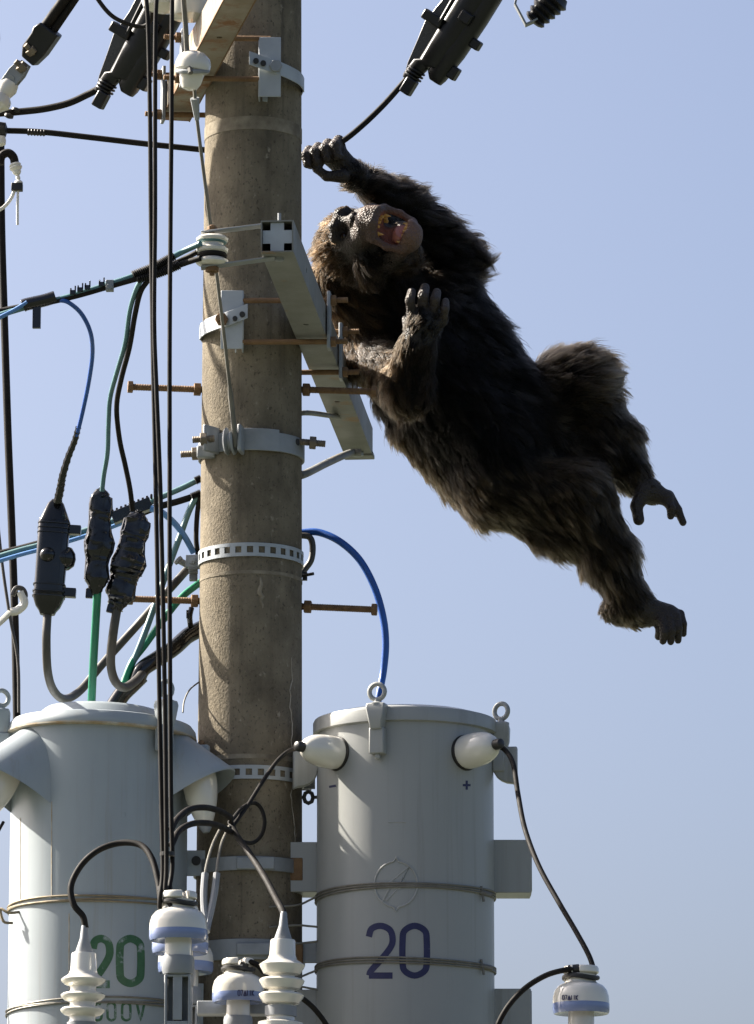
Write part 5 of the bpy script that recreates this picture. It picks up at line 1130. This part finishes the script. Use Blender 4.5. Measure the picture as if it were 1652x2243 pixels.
for i, t_ in enumerate(tt):
    bend = dr * (1 - .38 * t_) + tg * (.38 * t_) + A3((0, 0, -.12)) * t_; bend /= np.linalg.norm(bend, axis=1, keepdims=True)
    pts[:, i] = X - Nn * .002 + bend * (ln * t_)[:, None]
# clumps: tips drawn to the nearest of a few thousand leading hairs
from mathutils.kdtree import KDTree
NC = 3600; lead = RNG.choice(NH, NC, replace=False); kd = KDTree(NC)
for i, j in enumerate(lead): kd.insert(Vector(X[j]), i)
kd.balance(); near = np.array([lead[kd.find(Vector(x))[1]] for x in X])
CL = RNG.uniform(.15, .9, NH)
for i, t_ in enumerate(tt):
    w_ = CL[:, None] * t_ ** 1.4; tgt = X + (pts[near, i] - X[near]) + (X[near] - X) * 1.0
    pts[:, i] = pts[:, i] * (1 - w_) + tgt * w_
hc = bpy.data.hair_curves.new('fur'); hc.add_curves([K] * NH)
hc.attributes['position'].data.foreach_set('vector', (pts - root_p).reshape(-1).astype(np.float32))
ra_ = hc.attributes.get('radius') or hc.attributes.new('radius', 'FLOAT', 'POINT')
ra_.data.foreach_set('value', np.tile(np.array([.0006, .0006, .00056, .00048, .00034, .0001]), NH).astype(np.float32))
ti = hc.attributes.new('tint', 'FLOAT_COLOR', 'CURVE')
cb = np.exp(RNG.normal(0, .55, NH)); vary = (RNG.uniform(.55, 1.5, NH) * cb[near] * (1 + .4 * wob(X, 11, 120)))[:, None]
pale = (RNG.random(NH) < .10)[:, None] * cl_ * 2.2
ti.data.foreach_set('color', np.concatenate([np.clip(cl_ * vary + pale, .002, 1), np.ones((NH, 1))], 1).ravel().astype(np.float32))
hm = bpy.data.materials.new('fur'); hm.use_nodes = True; n = hm.node_tree.nodes; L_ = hm.node_tree.links
n.remove(n['Principled BSDF']); ph = n.new('ShaderNodeBsdfHairPrincipled'); ph.model = 'CHIANG'; ph.parametrization = 'COLOR'
at = n.new('ShaderNodeAttribute'); at.attribute_name = 'tint'; L_.new(at.outputs['Color'], ph.inputs['Color']); ph.inputs['IOR'].default_value = 1.17; ph.inputs['Roughness'].default_value = .5; ph.inputs['Radial Roughness'].default_value = .45
L_.new(ph.outputs[0], n['Material Output'].inputs['Surface'])
hc.materials.append(hm)
fo = bpy.data.objects.new('fur', hc); COL.objects.link(fo); fo.parent = chimp; fo['kind'] = 'stuff'

# teeth, tongue, eyes
M['tooth'] = mat('tooth', (.62, .36, .10), (.52, .26, .06), .3, vs=60)
M['tongue'] = mat('tongue', (.42, .16, .13), (.32, .11, .09), .35, vs=50)
M['eye'] = mat('eye', (.025, .012, .006), None, .12)
def hv(f, u, l): return Vector(hp(f, u, l))
for up_, nm in ((1, 'upper_tooth'), (-1, 'lower_tooth')):
    fbase = .110 if up_ > 0 else .092; ub = -.069 if up_ > 0 else -.133; dn = Vector(uu) * (-up_)
    for i, l_ in enumerate((-.0255, -.0135, -.0045, .0045, .0135, .0255)):
        canine = abs(l_) > .02
        fo_ = fbase - (abs(l_) / .0225) ** 2 * .014; b0 = hv(fo_, ub, l_) - dn * .004; ln_ = .024 if canine else .0115
        mb = MB(); tip = b0 + dn * ln_ + Vector(ff) * (.003 if canine else .0)
        if canine: mb.tube([b0, b0 + dn * ln_ * .45 + Vector(ff) * .002, tip], [.0058, .0050, .0010], 10)
        else: mb.tube([b0, b0 + dn * ln_ * .7, tip], [.0043, .0045, .0034], 8)
        mb.build('canine' if canine else nm, 'tooth', chimp)
    for s_ in (-1, 1):
        for j in range(3):
            b0 = hv(fbase - .022 - j * .011, ub + up_ * .001, s_ * .0285); mb = MB(); mb.tube([b0 - dn * .003, b0 + dn * .006, b0 + dn * .008], [.005, .005, .0035], 8); mb.build('molar', 'tooth', chimp)
mb = MB(); mb.tube(spline([hv(.035, -.106, 0), hv(.055, -.112, 0), hv(.075, -.120, 0), hv(.086, -.124, 0)], 5), [.016 + .006 * sin(i / 15 * pi) - (.008 if i > 13 else 0) for i in range(16)], 14); mb.build('tongue', 'tongue', chimp)
for s_ in (-1, 1):
    mb = MB(); mb.lathe([(.0105 * sin(a) + 1e-4, -.0105 * cos(a)) for a in np.linspace(.05, pi - .05, 12)], hv(.060, .012, s_ * .030), Vector(ff), 20); mb.build('eye', 'eye', chimp)
for o in list(bpy.data.objects):
    if '_loc' in o: del o['_loc']
